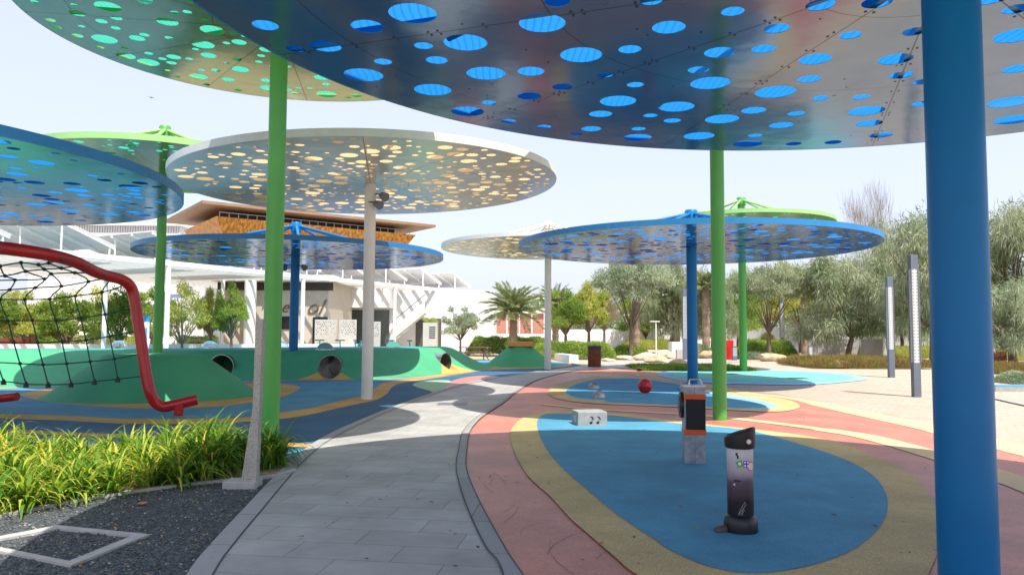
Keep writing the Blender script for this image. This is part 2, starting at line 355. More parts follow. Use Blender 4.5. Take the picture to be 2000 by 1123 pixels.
tag(mb.build('kerb_joint', mat('dark_joint', (.09, .09, .09), .9)), kind='structure')
rs = spline(R_[3:]+R0, False, 8); n = len(rs)
rs2 = spline([G(u, v) for u, v in ((1130, 722), (1095, 730), (1050, 743), (1012, 765), (985, 787), (947, 812), (920, 841), (912, 880), (910, 908), (916, 936), (941, 992), (983, 1069), (1018, 1123))]+[Vector((.5, 3.1, 0)), Vector((1.9, 1.3, 0))], False, 8)
mb = MB(); mb.add([Vector((p.x, p.y, .022)) for p in rs]+[Vector((p.x, p.y, .022)) for p in rs2], [(i, i+1, i+n+1, i+n) for i in range(n-1)])
tag(mb.build('path_edge_band', KERBM), kind='structure')
for nm, q in (('edge_joint', offs(rs, .006, .026)), ('edge_joint', offs(rs2, .0, .026))):
    a = offs(q, .005, .0262); b = offs(q, -.005, .0262); mb = MB(); mb.add(a+b, [(i, i+1, i+n+1, i+n) for i in range(n-1)])
    tag(mb.build(nm, MATS['dark_joint']), kind='structure')
# near pad
PAD1O = [(997, 855), (1000, 838), (1020, 818), (1056, 806), (1100, 804), (1190, 807), (1270, 816), (1345, 826), (1440, 836), (1527, 846), (1612, 859), (1657, 872), (1700, 889), (1760, 918), (1805, 955), (1830, 1000), (1838, 1050), (1822, 1105), (1780, 1170), (1660, 1220), (1500, 1225), (1350, 1180), (1240, 1123), (1200, 1090), (1147, 1044), (1112, 1013), (1074, 971), (1035, 936), (1014, 905), (1003, 880)]
PAD1I = [(1050, 838), (1050, 822), (1063, 811), (1100, 809), (1187, 812), (1269, 822), (1345, 831), (1420, 837), (1476, 845), (1551, 866), (1642, 896), (1700, 927), (1728, 962), (1733, 1000), (1712, 1040), (1665, 1078), (1585, 1108), (1480, 1124), (1390, 1112), (1308, 1078), (1281, 1059), (1235, 1029), (1190, 996), (1145, 957), (1100, 918), (1070, 883), (1056, 857)]
filled('near_pad_ring', pxpoly(PAD1O), .016, RT)
filled('near_pad', pxpoly(PAD1I), .020, RB)
PAD2O = [(1071, 767), (1082, 755), (1112, 745), (1162, 736), (1210, 733), (1260, 736), (1330, 747), (1420, 765), (1475, 771), (1537, 781), (1562, 793), (1550, 801), (1512, 805), (1425, 802), (1300, 795), (1200, 791), (1137, 787), (1087, 779)]
PAD2M = [(1104, 765), (1122, 752), (1160, 742), (1200, 739), (1250, 740), (1325, 751), (1390, 766), (1440, 774), (1490, 784), (1518, 794), (1495, 800), (1425, 798), (1325, 793), (1200, 788), (1172, 783), (1122, 778)]
PAD2I = [(1106, 765), (1125, 752), (1162, 742), (1200, 740), (1250, 741), (1325, 752), (1385, 769), (1420, 778), (1465, 785), (1495, 793), (1487, 798), (1425, 797), (1325, 792), (1200, 787), (1175, 782), (1125, 777)]
filled('middle_pad_ring', pxpoly(PAD2O), .017, RT)
filled('middle_pad_edge', pxpoly(PAD2M), .021, RLB)
filled('middle_pad', pxpoly(PAD2I), .025, RB)
PAD3O = [(1282, 730), (1312, 725), (1400, 722), (1525, 724), (1625, 727), (1687, 737), (1690, 742), (1650, 747), (1575, 752), (1450, 751), (1375, 748), (1325, 743), (1295, 737)]
PAD3I = [(1305, 731), (1350, 725.5), (1475, 724), (1575, 727), (1662, 736), (1640, 744), (1550, 747), (1425, 745), (1350, 740)]
filled('far_pad_edge', pxpoly(PAD3O), .017, RLB)
filled('far_pad', pxpoly(PAD3I), .021, RTQ)
# gravel bed bottom left, planting soil
BED = [Vector((-1.5, 3.2, 0)), Vector((-1.5, 2, 0)), Vector((-9, 2, 0)), Vector((-9, 9.3, 0)), Vector((-3.4, 9.6, 0))]+[G(u, v) for u, v in ((590, 897), (560, 935), (505, 1000), (455, 1060), (410, 1123))]
filled('gravel_bed', BED, .012, GRAV)
SOIL = mat('dry_soil', (.30, .22, .14), .95, var=.3, scale=12, bump=.6, bscale=30)
SOILP = [Vector(p) for p in ((-8, 4.5, 0), (-4.75, 5.3, 0), (-4.5, 6.0, 0), (-4.05, 7.0, 0), (-3.3, 7.8, 0), (-2.65, 8.15, 0), (-2.45, 8.6, 0), (-2.5, 9.5, 0), (-8.4, 9.3, 0))]
filled('planting_bed', SOILP, .016, SOIL)
mb = MB(); ed = spline(SOILP[1:7], False, 8); n = len(ed); a = offs(ed, .03, .04); b = offs(ed, -.03, .04)
mb.add(a+b+[Vector((p.x, p.y, 0)) for p in b]+[Vector((p.x, p.y, 0)) for p in a], [(i, i+1, i+n+1, i+n) for i in range(n-1)]+[(i+n, i+n+1, i+2*n+1, i+2*n) for i in range(n-1)]+[(i+3*n, i+3*n+1, i+1, i) for i in range(n-1)])
tag(mb.build('bed_edging', CONCL), kind='structure')
# loose stones on the gravel
rnd = random.Random(5)
def inpoly(x, y, poly):
    c = False; j = len(poly)-1
    for i in range(len(poly)):
        a, b = poly[i], poly[j]
        if (a[1] > y) != (b[1] > y) and x < (b[0]-a[0])*(y-a[1])/(b[1]-a[1])+a[0]: c = not c
        j = i
    return c
STW = mat('pale_pebble', (.36, .33, .28), .8, var=.3, scale=20)
STT = mat('tan_chip', (.42, .26, .10), .8, var=.3, scale=20)
mb = MB(); cnt = 0
oct_f = [(0, 2, 4), (2, 1, 4), (1, 3, 4), (3, 0, 4), (2, 0, 5), (1, 2, 5), (3, 1, 5), (0, 3, 5)]
while cnt < 9000:
    y = 3.0+6*rnd.random()**1.5; x = -1.2-5*rnd.random()
    if not inpoly(x, y, BED) or inpoly(x, y, SOILP): continue
    s = rnd.uniform(.006, .015); a = rnd.random()*6.28; ca, sa = math.cos(a)*s, math.sin(a)*s; k = rnd.uniform(.5, 1); z = .013+s*.25
    vs = [(x+ca, y+sa, z), (x-ca, y-sa, z+s*.2), (x-sa*k, y+ca*k, z), (x+sa*k, y-ca*k, z+s*.1), (x+rnd.uniform(-.3, .3)*s, y, z+s*.8), (x, y, z-s*.6)]
    q = rnd.random(); mb.add(vs, oct_f, 2 if q < .03 else (1 if q < .14 else 0)); cnt += 1
tag(mb.build('gravel', [STONE, STW, STT]), 'loose dark grey gravel in the bed beside the path', 'gravel', kind='stuff')
# square concrete frame sunk in the gravel
q = [G(-60, 1062), G(110, 1031), G(292, 1049), G(140, 1113), G(-120, 1100)]
def framemesh(corners, wd, h, name, m, parent=None):
    c = sum(corners, Vector())/len(corners); inn = [p+(c-p).normalized()*wd for p in corners]; n = len(corners); mb = MB()
    vs = [Vector((p.x, p.y, z)) for z in (h, -.01) for ring in (corners, inn) for p in ring]
    fs = []
    for i in range(n):
        j = (i+1) % n
        fs += [(i, j, j+n, i+n), (i+2*n, j+2*n, j, i), (i+n, j+n, j+3*n, i+3*n)]
    mb.add(vs, fs); return mb.build(name, m, parent)
fr = framemesh([G(-75, 1068), G(112, 1032), G(292, 1050), G(138, 1112)], .12, .03, 'manhole_frame', CONCL)
tag(fr, 'square pale concrete frame set flush in the dark gravel', 'manhole frame')
lf = MB(); lp = G(277, 984, .03); lf.add([lp+Vector(p) for p in ((-.06, 0, 0), (-.03, .03, .012), (.0, .012, .02), (.04, .035, .01), (.06, 0, .02), (.02, -.02, .005), (-.02, -.025, .01))], [(0, 1, 2, 6), (2, 3, 4, 5), (2, 5, 6)])
tag(lf.build('dry_leaf', mat('dry_leaf', (.50, .17, .05), .7)), 'brown dry leaf lying on the dark gravel', 'leaf')
# covers in the ground
dr = MB(); c = G(884, 790, .0); dr.box(c.x-.33, c.x+.33, c.y-.28, c.y+.28, 0, .022)
dro = dr.build('drain_cover', GREYM); tag(dro, 'dark metal drain cover set in the grey path', 'drain cover')

# ------------------------------------------------------------------ sun canopies
SHEET = {'blue': sheetmat('blue_skin', (.26, .42, .56), (.02, .27, .72)), 'green': sheetmat('green_skin', (.35, .5, .3), (.07, .58, .42)), 'white': sheetmat('cream_skin', (.7, .6, .45), (.80, .57, .30))}
UNDER = {'blue': metalmat('underside_blue', (.30, .38, .47), .13, .011, (.002, .13, .40), .36), 'green': metalmat('underside_green', (.46, .56, .42), .17, .015, (.16, .42, .12), .34), 'white': metalmat('underside_white', (.80, .76, .71), .2, .02, (.80, .73, .62), .5)}
PAINT = {'blue': PBLUE, 'green': PGREEN, 'white': PWHITE}
RIMP = {'blue': mat('blue_rim', (.015, .19, .46), .4, var=.06), 'green': PGREEN2, 'white': mat('white_rim', (.66, .68, .62), .45, var=.05)}
def perforated(name, Rr, holes, m):
    cu = bpy.data.curves.new(name, 'CURVE'); cu.dimensions = '2D'; cu.fill_mode = 'BOTH'; cu.extrude = .002
    def circ(x, y, r, n):
        s = cu.splines.new('POLY'); s.points.add(n-1); s.use_cyclic_u = True
        for i in range(n): s.points[i].co = (x+r*math.cos(2*math.pi*i/n), y+r*math.sin(2*math.pi*i/n), 0, 1)
    circ(0, 0, Rr, 128)
    for x, y, r in holes: circ(x, y, r, 28 if r > .08 else 18)
    o = bpy.data.objects.new(name, cu); COL.objects.link(o); dg = bpy.context.evaluated_depsgraph_get()
    me = bpy.data.meshes.new_from_object(o.evaluated_get(dg)); bpy.data.objects.remove(o); me.materials.clear(); me.materials.append(m)
    return me
def randholes(Rr, n, rmin, rmax, seed, seedlist=(), keep=None):
    g = random.Random(seed); H = list(seedlist); grid = H[:]; t = 0
    while len(grid) < n and t < 40000:
        t += 1; r = rmin+(rmax-rmin)*g.random()**1.7; a = g.random()*6.2832; d = math.sqrt(g.random())*(Rr-r-.08)
        if d < .35+r: continue
        x, y = d*math.cos(a), d*math.sin(a)
        if keep and not keep(x, y): continue
        if all((x-p)**2+(y-q)**2 > (r+s+.032)**2 for p, q, s in grid): grid.append((x, y, r))
    return grid
def canopy(colour, x, y, z, Rr, prad, label, holes, tilt=(0, 0), hub=1.2, rimh=.15, lit=None):
    root = empty('sun_canopy', (x, y, 0), label, 'sun canopy', 'round perforated sun canopies on single poles')
    pm = PAINT[colour]
    mb = MB(); mb.tube([(0, 0, -.01), (0, 0, z+hub)], prad, 40); mb.build('pole', pm, root, True)
    Rm = Matrix.Translation((0, 0, z)) @ Matrix.Rotation(-math.atan(tilt[0]), 4, 'Y') @ Matrix.Rotation(math.atan(tilt[1]), 4, 'X')
    pu = link('perforated_underside', perforated('perforated_underside', Rr-.02, holes, UNDER[colour]), root); pu.matrix_local = Rm
    n = 128; mb = MB()
    mb.lathe([(Rr-.02, .0), (Rr, -.004), (Rr, rimh), (Rr-.02, rimh), (Rr-.02, 0)], n, cap=False)
    o = mb.build('rim', RIMP[colour], root); o.matrix_local = Rm
    mb = MB(); mb.lathe([(Rr-.03, rimh-.01), (Rr*.5, rimh+.06), (prad+.01, rimh+.12)], 96, cap=False)
    o = mb.build('roof_skin', SHEET[colour], root, True); o.matrix_local = Rm
    nr = 12
    rb = MB(); rb.box(prad, Rr-.04, -.025, .025, .015, rimh-.02)
    rib0 = rb.build('rib', pm, root)
    for i in range(nr):
        o = rib0 if i == 0 else rib0.copy()
        if i: COL.objects.link(o); o.parent = root
        o.matrix_local = Rm @ Matrix.Rotation(2*math.pi*(i+.3)/nr, 4, 'Z')
    # hub and stays
    mb = MB(); mb.lathe([(prad*1.25, -.28), (prad*1.25, .0), (prad*1.05, .05)], 24); mb.build('hub', pm, root, True, loc=(0, 0, z+hub))
    st = MB(); a = Vector((prad*1.1, 0, z+hub-.1)); b = Vector((Rr*.72, 0, z+rimh+.03)); st.tube([a, b], .045, 8)
    st0 = st.build('stay_rod', RIMP[colour] if colour != 'blue' else PBLUE, root, True)
    for i in range(8):
        o = st0 if i == 0 else st0.copy()
        if i: COL.objects.link(o); o.parent = root
        o.rotation_euler = (0, 0, 2*math.pi*(i+.4)/8)
    return root
NBc, NBz, NBR, NBt = (2.9, 4.8), 4.09, 5.45, (-.009, .013)
NBH = [(518,50,52),(577,96,36),(636,91,62),(717,52,65),(710,147,78),(748,121,36),(806,27,97),(827,90,38),(853,118,44),(909,84,88),(949,144,78),(845,176,74),(913,218,66),(955,201,30),(1037,140,54),(1059,46,94),(1034,188,48),(1098,170,40),(1135,108,84),(1181,147,32),(1230,97,46),(1306,54,66),(1088,3,52),(1272,2,44),(1207,198,72),(1241,166,34),(1321,209,70),(1173,223,46),(1313,236,34),(1270,226,28),(1410,233,66),(1387,163,78),(1405,103,60),(1364,137,42),(1431,23,46),(1517,56,50),(1491,96,46),(1602,10,56),(1713,5,58),(1661,69,42),(1592,116,62),(1580,155,44),(1514,180,78),(1472,216,48),(1526,245,46),(1555,222,34),(1602,192,33),(1682,190,34),(1692,217,68),(1697,241,50),(1749,116,64),(1760,147,44),(1786,62,44),(1802,160,36),(1800,203,36),(1245,269,56),(1365,266,60),(1460,281,56),(1550,281,30),(1627,278,32),(1720,264,44),(1125,262,24),(1155,252,40),(1062,248,30),(993,237,30),(1247,252,28),(1475,265,28),(1985,70,80),(1985,135,50),(1970,200,75),(1980,234,70),(1985,18,50)]
seedh = []
for u, v, wpx in NBH:
    g = G(u, v, NBz)
    # allow for the slight tilt
    for _ in range(3): g = G(u, v, NBz+NBt[0]*(g.x-NBc[0])+NBt[1]*(g.y-NBc[1]))
    r = wpx/2/FPX*math.hypot(g.y, 0)*1.0
    x, y = g.x-NBc[0], g.y-NBc[1]
    if math.hypot(x, y)+r < NBR-.05 and all((x-p)**2+(y-q)**2 > (r+s+.02)**2 for p, q, s in seedh): seedh.append((x, y, r))
def keepout(x, y):   # leave the traced part to the traced holes
    X, Y = x+NBc[0], y+NBc[1]
    if Y < .5: return True
    v = 650-FPX*(NBz-EYE)/Y; u = 1000+FPX*X/Y
    return not (-20 < v < 330 and 380 < u < 2010)
NBHOLES = randholes(NBR, 230, .05, .2, 3, seedh, lambda x, y: keepout(x, y))
canopy('blue', *NBc, NBz, NBR, .172, 'large blue perforated disc canopy overhead with thick blue pole at right', NBHOLES, NBt)
canopy('blue', 5.75, 23.7, 4.32, 5.55, .165, 'blue disc canopy over the ball pad with its blue pole behind the totem', randholes(5.55, 520, .05, .22, 11))
canopy('blue', -7.71, 26.3, 4.24, 5.24, .155, 'blue disc canopy in front of the gold building behind the green tunnels mound', randholes(5.24, 500, .05, .2, 12))
canopy('blue', -11.6, 12.2, 4.12, 5.62, .165, 'blue disc canopy at left edge above the red net climber', randholes(5.6, 420, .05, .2, 13))
canopy('white', -3.44, 17.8, 5.16, 4.5, .135, 'white disc canopy on a white pole at centre above the blue floor', randholes(4.5, 360, .045, .2, 14), (.026, .003))
canopy('white', 1.6, 33, 5.33, 4.75, .15, 'distant smaller white disc canopy beside the small green mound', randholes(4.7, 340, .05, .2, 15))
canopy('green', -3.43, 10.66, 6.03, 3.46, .125, 'tall green disc canopy overhead at upper left on near green pole', randholes(3.46, 210, .045, .2, 16), (-.005, .004))
canopy('green', 3.89, 13.97, 6.05, 3.46, .13, 'green canopy pole rising at the edge of the near pad, disc hidden above blue canopy', randholes(3.46, 90, .05, .15, 17))
canopy('green', -9.7, 20.4, 6.05, 3.46, .125, 'green disc canopy partly hidden behind blue and white discs at left', randholes(3.46, 140, .04, .15, 18))
canopy('green', 9.95, 32, 6.27, 3.8, .16, 'distant green disc canopy rising just above the blue disc at right', randholes(3.8, 120, .05, .15, 19))

# bolts along the seams of the near canopy, part of its underside sheet
nb_u = next(o for o in bpy.data.objects if o.name == 'perforated_underside'); bm = bmesh.new(); bm.from_mesh(nb_u.data); rb_ = random.Random(8)
def bolt(x, y, r=.013):
    if any((x-p)**2+(y-q)**2 < (s_+.03)**2 for p, q, s_ in NBHOLES) or math.hypot(x, y) > NBR-.06: return
    vs = [bm.verts.new((x+r*math.cos(t*.7854), y+r*math.sin(t*.7854), -.006)) for t in range(8)]; f = bm.faces.new(list(reversed(vs))); f.material_index = 1
for i in range(12):
    a = (i+.3)*math.pi/6
    for k in range(1, 13):
        for sgn in (-1, 1):
            d = .42*k; bolt(d*math.cos(a)-sgn*.035*math.sin(a), d*math.sin(a)+sgn*.035*math.cos(a))
            if k % 3 == 0: bolt((d+.09)*math.cos(a)-sgn*.035*math.sin(a), (d+.09)*math.sin(a)+sgn*.035*math.cos(a))
for k in range(140):
    a, d = rb_.random()*6.283, math.sqrt(rb_.random())*NBR; bolt(d*math.cos(a), d*math.sin(a), .010)
bm.to_mesh(nb_u.data); bm.free(); nb_u.data.materials.append(BLACK)

# floodlights fixed to the poles
def flood(x, y, z, rz, label):
    r = empty('floodlight', (x, y, z), label, 'floodlight', 'small floodlights fixed to canopy poles', rz)
    mb = MB(); mb.tube([(0, 0, 0), (.16, 0, 0)], .02, 8); mb.build('bracket', GREYM, r)
    mb = MB(); mb.tube([(.16, .0, -.02), (.27, -.12, -.09)], [.07, .115], 16); mb.build('lamp_head', GREYM, r, True)
flood(-3.31, 17.7, EYE+(650-379)/FPX*17.7, 0, 'grey floodlight on the right of the central white pole')
flood(-3.45, 17.66, EYE+(650-395)/FPX*17.7, 0.2, 'lower grey floodlight on the central white pole')
flood(-7.56, 26.15, 3.93, 0, 'black round floodlight on the right of the blue pole before the kiosk')
flood(-7.86, 26.15, 3.95, math.pi-.2, 'black round floodlight on the left of the blue pole before the kiosk')

# ------------------------------------------------------------------ mounds
def loft(name, loops, mats, caps=True, capmat=1):
    n = len(loops[0]); mb = MB()
    vs = [p for l in loops for p in l]; k = len(loops)
    mb.add(vs, [(i*n+j, i*n+(j+1) % n, (i+1)*n+(j+1) % n, (i+1)*n+j) for i in range(k-1) for j in range(n)], 0)
    o = len(mb.v); mb.f.append(tuple((k-1)*n+j for j in range(n))); mb.m.append(capmat)
    mb.f.append(tuple(reversed(range(n)))); mb.m.append(0)
    return mb
def resamp(pts, N, closed=True):
    q = spline(pts, closed, 12); q.append(q[0]) if closed else None
    L = [0]
    for a, b in zip(q, q[1:]): L.append(L[-1]+(b-a).length)
    out = []; j = 0
    for i in range(N):
        t = L[-1]*i/N
        while L[j+1] < t: j += 1
        f = (t-L[j])/max(1e-9, L[j+1]-L[j]); out.append(q[j].lerp(q[j+1], f))
    return out
# long tunnel mound: pairs (base point, top point)
base = [(-19.5, 21.8), (-17.6, 20.2), (-14.2, 20.6), (-11.8, 22.6), (-9.7, 24.85), (-8.0, 24.5), (-6.15, 25.05), (-4.8, 24.9), (-3.9, 26.2), (-2.8, 28.2), (-1.35, 31.6), (-.9, 34.6), (-2.2, 37), (-6, 36), (-12, 31), (-16.8, 29.5), (-19.8, 26.5)]
top = [(-18.3, 24.0), (-17.6, 23.4), (-15.8, 23.9), (-12.8, 24.9), (-9.9, 25.7), (-8.1, 26.3), (-6.25, 25.8), (-5.2, 27.0), (-4.6, 28.4), (-3.45, 30.2), (-3.0, 32.6), (-2.9, 33.8), (-3.6, 34.6), (-6.6, 33.2), (-12, 28.8), (-16, 27.3), (-18.2, 25.9)]
N = 17*8
def loop_at(t, z):
    pts = [Vector((b[0]*(1-t)+a[0]*t, b[1]*(1-t)+a[1]*t, z)) for a, b in zip(top, base)]
    return spline(pts, True, 8)
loops = [loop_at(t, z) for t, z in ((0, -.02), (.0, .02), (.25, .20), (.5, .46), (.75, .74), (.9, .89), (1, .945), (1.05, .955))]
mb = loft('tunnel_mound', loops, None)
me0 = mb.build('mound_body', [RG, RTE], None, True)
CUT = []
tun = [(-6.15, 24.2, R(91), .40), (-9.72, 24.2, R(95), .40), (-1.75, 29.5, R(149), .38)]
root = empty('tunnel_mound', (-10, 25, 0), 'long green rubber mound with round steel tunnels through it', 'play mound')
cutm = MB()
for x, y, a, r in tun:
    d = Vector((math.cos(a), math.sin(a), 0)); c = Vector((x, y, r+.01)); cutm.tube([c-d*1.5, c+d*2.6], r, 32)
cut = cutm.build('cutter', RG)
md = me0.modifiers.new('b', 'BOOLEAN'); md.operation = 'DIFFERENCE'; md.object = cut; md.solver = 'EXACT'
dg = bpy.context.evaluated_depsgraph_get(); me = bpy.data.meshes.new_from_object(me0.evaluated_get(dg))
bpy.data.objects.remove(me0); bpy.data.objects.remove(cut)
mo = link('mound_body', me, root); mo.matrix_parent_inverse = Matrix.Translation((10, -25, 0))
def addp(mb, name, m, smooth=False):
    o = mb.build(name, m, root, smooth); o.matrix_parent_inverse = Matrix.Translation((10, -25, 0)); return o
TIN = mat('tunnel_steel', (.42, .40, .38), .28, .85, var=.35, scale=4)
for (x, y, a, r), back in zip(tun, (1.22, 1.0, 1.05)):
    d = Vector((math.cos(a), math.sin(a), 0)); c = Vector((x, y, r+.01)); mb = MB()
    p0, p1 = c+d*back, c+d*2.6; n = 40; q = Vector((-d.y, d.x, 0)); vs = []
    for p, rr in ((p0, r+.015), (p0, r-.012), (p1, r-.012)):
        vs += [p+q*math.cos(6.28318*j/n)*rr+Vector((0, 0, math.sin(6.28318*j/n)*rr)) for j in range(n)]
    mb.add(vs, [(i*n+j, i*n+(j+1) % n, (i+1)*n+(j+1) % n, (i+1)*n+j) for i in range(2) for j in range(n)]+[tuple(2*n+j for j in range(n))])
    addp(mb, 'tunnel', TIN, True)
# ochre flares painted on the slope at the mouths (plain coordinates of the mound)
MRG = RG.copy(); MRG.name = 'mound_rubber'; n_ = MRG.node_tree.nodes; l_ = MRG.node_tree.links
tc_ = n_.new('ShaderNodeTexCoord'); mask = None
def mnode(op, a, b=None):
    q = n_.new('ShaderNodeMath'); q.operation = op
    for i, v in enumerate((a, b)):
        if v is None: continue
        if isinstance(v, (int, float)): q.inputs[i].default_value = v
        else: l_.new(v, q.inputs[i])
    return q.outputs[0]
sp_ = n_.new('ShaderNodeSeparateXYZ'); l_.new(tc_.outputs['Object'], sp_.inputs[0])
for (x, y, a, r), wd, hh in zip(tun, (.75, .6, 1.2), (.36, .3, .5)):
    qx, qy = -math.sin(a), math.cos(a)
    sd = mnode('ABSOLUTE', mnode('ADD', mnode('ADD', mnode('MULTIPLY', sp_.outputs[0], qx), mnode('MULTIPLY', sp_.outputs[1], qy)), -(x*qx+y*qy)))
    dx = mnode('ABSOLUTE', mnode('ADD', mnode('ADD', mnode('MULTIPLY', sp_.outputs[0], math.cos(a)), mnode('MULTIPLY', sp_.outputs[1], math.sin(a))), -(x*math.cos(a)+y*math.sin(a))-1))
    lim = mnode('MULTIPLY', mnode('POWER', mnode('MAXIMUM', mnode('SUBTRACT', 1.0, mnode('DIVIDE', sp_.outputs[2], hh)), 0.0), 1.6), wd)
    k_ = mnode('MULTIPLY', mnode('LESS_THAN', sd, mnode('ADD', lim, r*.6)), mnode('MULTIPLY', mnode('LESS_THAN', sp_.outputs[2], hh), mnode('LESS_THAN', dx, 1.6)))
    mask = k_ if mask is None else mnode('MAXIMUM', mask, k_)
pb_ = n_['Principled BSDF']; src_ = pb_.inputs['Base Color'].links[0].from_socket
mx_ = n_.new('ShaderNodeMix'); mx_.data_type = 'RGBA'; l_.new(mask, mx_.inputs[0]); l_.new(src_, mx_.inputs[6]); mx_.inputs[7].default_value = (.60, .36, .10, 1); l_.new(mx_.outputs[2], pb_.inputs['Base Color'])
me.materials[0] = MRG
# clear bubble windows on top
ACR = bpy.data.materials.new('clear_acrylic'); ACR.use_nodes = True; b_ = ACR.node_tree.nodes['Principled BSDF']
b_.inputs['Base Color'].default_value = (.85, .88, .9, 1); b_.inputs['Roughness'].default_value = .12; b_.inputs['Transmission Weight'].default_value = .93; b_.inputs['IOR'].default_value = 1.06; b_.inputs['Specular IOR Level'].default_value = .5
for u, v, z in ((635, 683, .955), (622, 673, .955), (745, 675, .955), (805, 674, .955), (233, 677, .955), (410, 678, .955)):
    g = G(u, v, z); g.y = min(g.y, 31.5); mb = MB(); pr = [(.30*math.cos(t*math.pi/16), .26*math.sin(t*math.pi/16)) for t in range(9)]
    mb.lathe([(.34, .0), (.34, .02), (.31, .02)]+pr[:-1]+[(.01, .26)], 24, (g.x, g.y, z)); addp(mb, 'bubble_window', ACR, True)
def cone_mound(name, cx, cy, r0, r1, h, label, sy=1, topm=RTE):
    r = empty(name, (cx, cy, 0), label, 'play mound')
    mb = MB(); pr = [(r0*1.03, -.01), (r0, .02), (r0*.9+r1*.1, h*.07)]+[(r0+(r1-r0)*t, h*(t*.97+.0)) for t in (.3, .5, .7, .88)]+[(r1*1.04, h*.97), (r1*.93, h), (.02, h+.01)]
    mb.lathe(pr, 72, sy=sy); mb.build('mound_body', RG, r, True); return r
cone_mound('round_mound', -8.85, 18.55, 2.5, 1.15, 1.02, 'round flat-topped green rubber mound nearest the red climber', .92)
cm = cone_mound('round_mound', .42, 36.0, 1.75, .6, .95, 'small green cone mound topped by an orange box beside white pole')
mb = MB(); mb.box(-.6, .6, -.6, .6, .955, 1.17); bevel(mb.build('orange_cap', mat('orange_rubber', (.72, .30, .08), .7), cm), .02)

# ------------------------------------------------------------------ red net climber
cl = empty('net_climber', (P(345, 800, 14.1).x, 14.1, 0), 'red steel tube climbing frame with green rope net at left', 'climbing frame')
IM = Matrix.Translation(cl.location).inverted()
def addc(mb, name, m, smooth=False, par=None):
    o = mb.build(name, m, par or cl, smooth)
    if not par: o.matrix_parent_inverse = IM
    return o
TP = [(-700, 420, 7.5), (-300, 455, 9.2), (-60, 478, 10.4), (0, 484, 11), (60, 492, 11.5), (110, 501, 12), (150, 513, 12.5), (184, 530, 13), (210, 539, 13.4), (234, 545, 13.7), (252, 556, 13.9), (261, 576, 14), (270, 630, 14), (279, 690, 14), (287, 740, 14), (294, 768, 14), (303, 785, 14.05), (318, 794, 14.1), (338, 791, 14.15), (385, 780, 14.3)]
mb = MB(); mb.tube(spline([P(*p) for p in TP], False, 6), .1, 20); addc(mb, 'top_tube', PRED, True)
g = P(349, 800, 14.12); mb = MB(); mb.tube([(g.x, g.y, g.z+.1), (g.x, g.y, 0)], .085, 18); addc(mb, 'foot', PRED, True)
mb = MB(); mb.tube([P(-260, 800, 15), P(-40, 782, 14.8), P(33, 774, 14.7)], .085, 18); addc(mb, 'side_tube', PRED, True)
g = P(-60, 784, 14.8); mb = MB(); mb.tube([(g.x, g.y, g.z), (g.x, g.y, 0)], .085, 18); addc(mb, 'foot', PRED, True)
rows = [
 ([(7, 745), (51, 750), (94, 751), (139, 750), (185, 745), (230, 740), (276, 735)], 14.1),
 ([(-6, 708), (39, 710), (84, 712), (130, 710), (176, 706), (223, 701), (268, 692)], 14.05),
 ([(-20, 668), (27, 669), (73, 669), (121, 667), (168, 664), (214, 657), (261, 648)], 14.05),
 ([(-34, 625), (15, 626), (63, 626), (109, 626), (158, 621), (205, 614), (256, 603)], 14.05),
 ([(-50, 586), (0, 585), (48, 585), (97, 584), (147, 578), (199, 571), (245, 557)], 14.0),
 ([(-34, 568), (19, 566), (69, 562), (120, 559), (173, 550), (215, 543), (236, 547)], 13.6),
 ([(-20, 548), (29, 547), (87, 545), (100, 535), (146, 533), (180, 534), (205, 538)], 13.1),
 ([(-40, 540), (10, 539), (50, 530), (86, 526), (120, 524), (150, 520), (175, 524)], 12.5),
 ([(-60, 528), (0, 520), (41, 513), (75, 517), (95, 514), (118, 508), (140, 510)], 12.0)]
rows = [([(2*p[0][0]-p[2][0]-46*k, p[0][1]+(2-k)*2-2) for k in (2, 1, 0)]+p, d) for p, d in rows]
ROPE = mat('green_rope', (.008, .085, .055), .7, var=.2)
KNOT = mat('rope_clamp', (.01, .02, .018), .5)
mb = MB(); PT = [[P(u, v, d) for u, v in p] for p, d in rows]
for r_ in PT: mb.tube(spline(r_, False, 3), .012, 6)
for j in range(len(PT[0])-1): mb.tube(spline([r_[j] for r_ in PT], False, 3), .012, 6)
net = addc(mb, 'rope_net', ROPE, True)
mb = MB()
for i, r_ in enumerate(PT):
    for p in r_[:-1]: mb.lathe([(.012, -.03), (.034, -.012), (.034, .015), (.012, .03)] if i else [(.05, -.06), (.04, 0), (.015, .05)], 8, p)
o = mb.build('rope_clamps', KNOT, net, True)

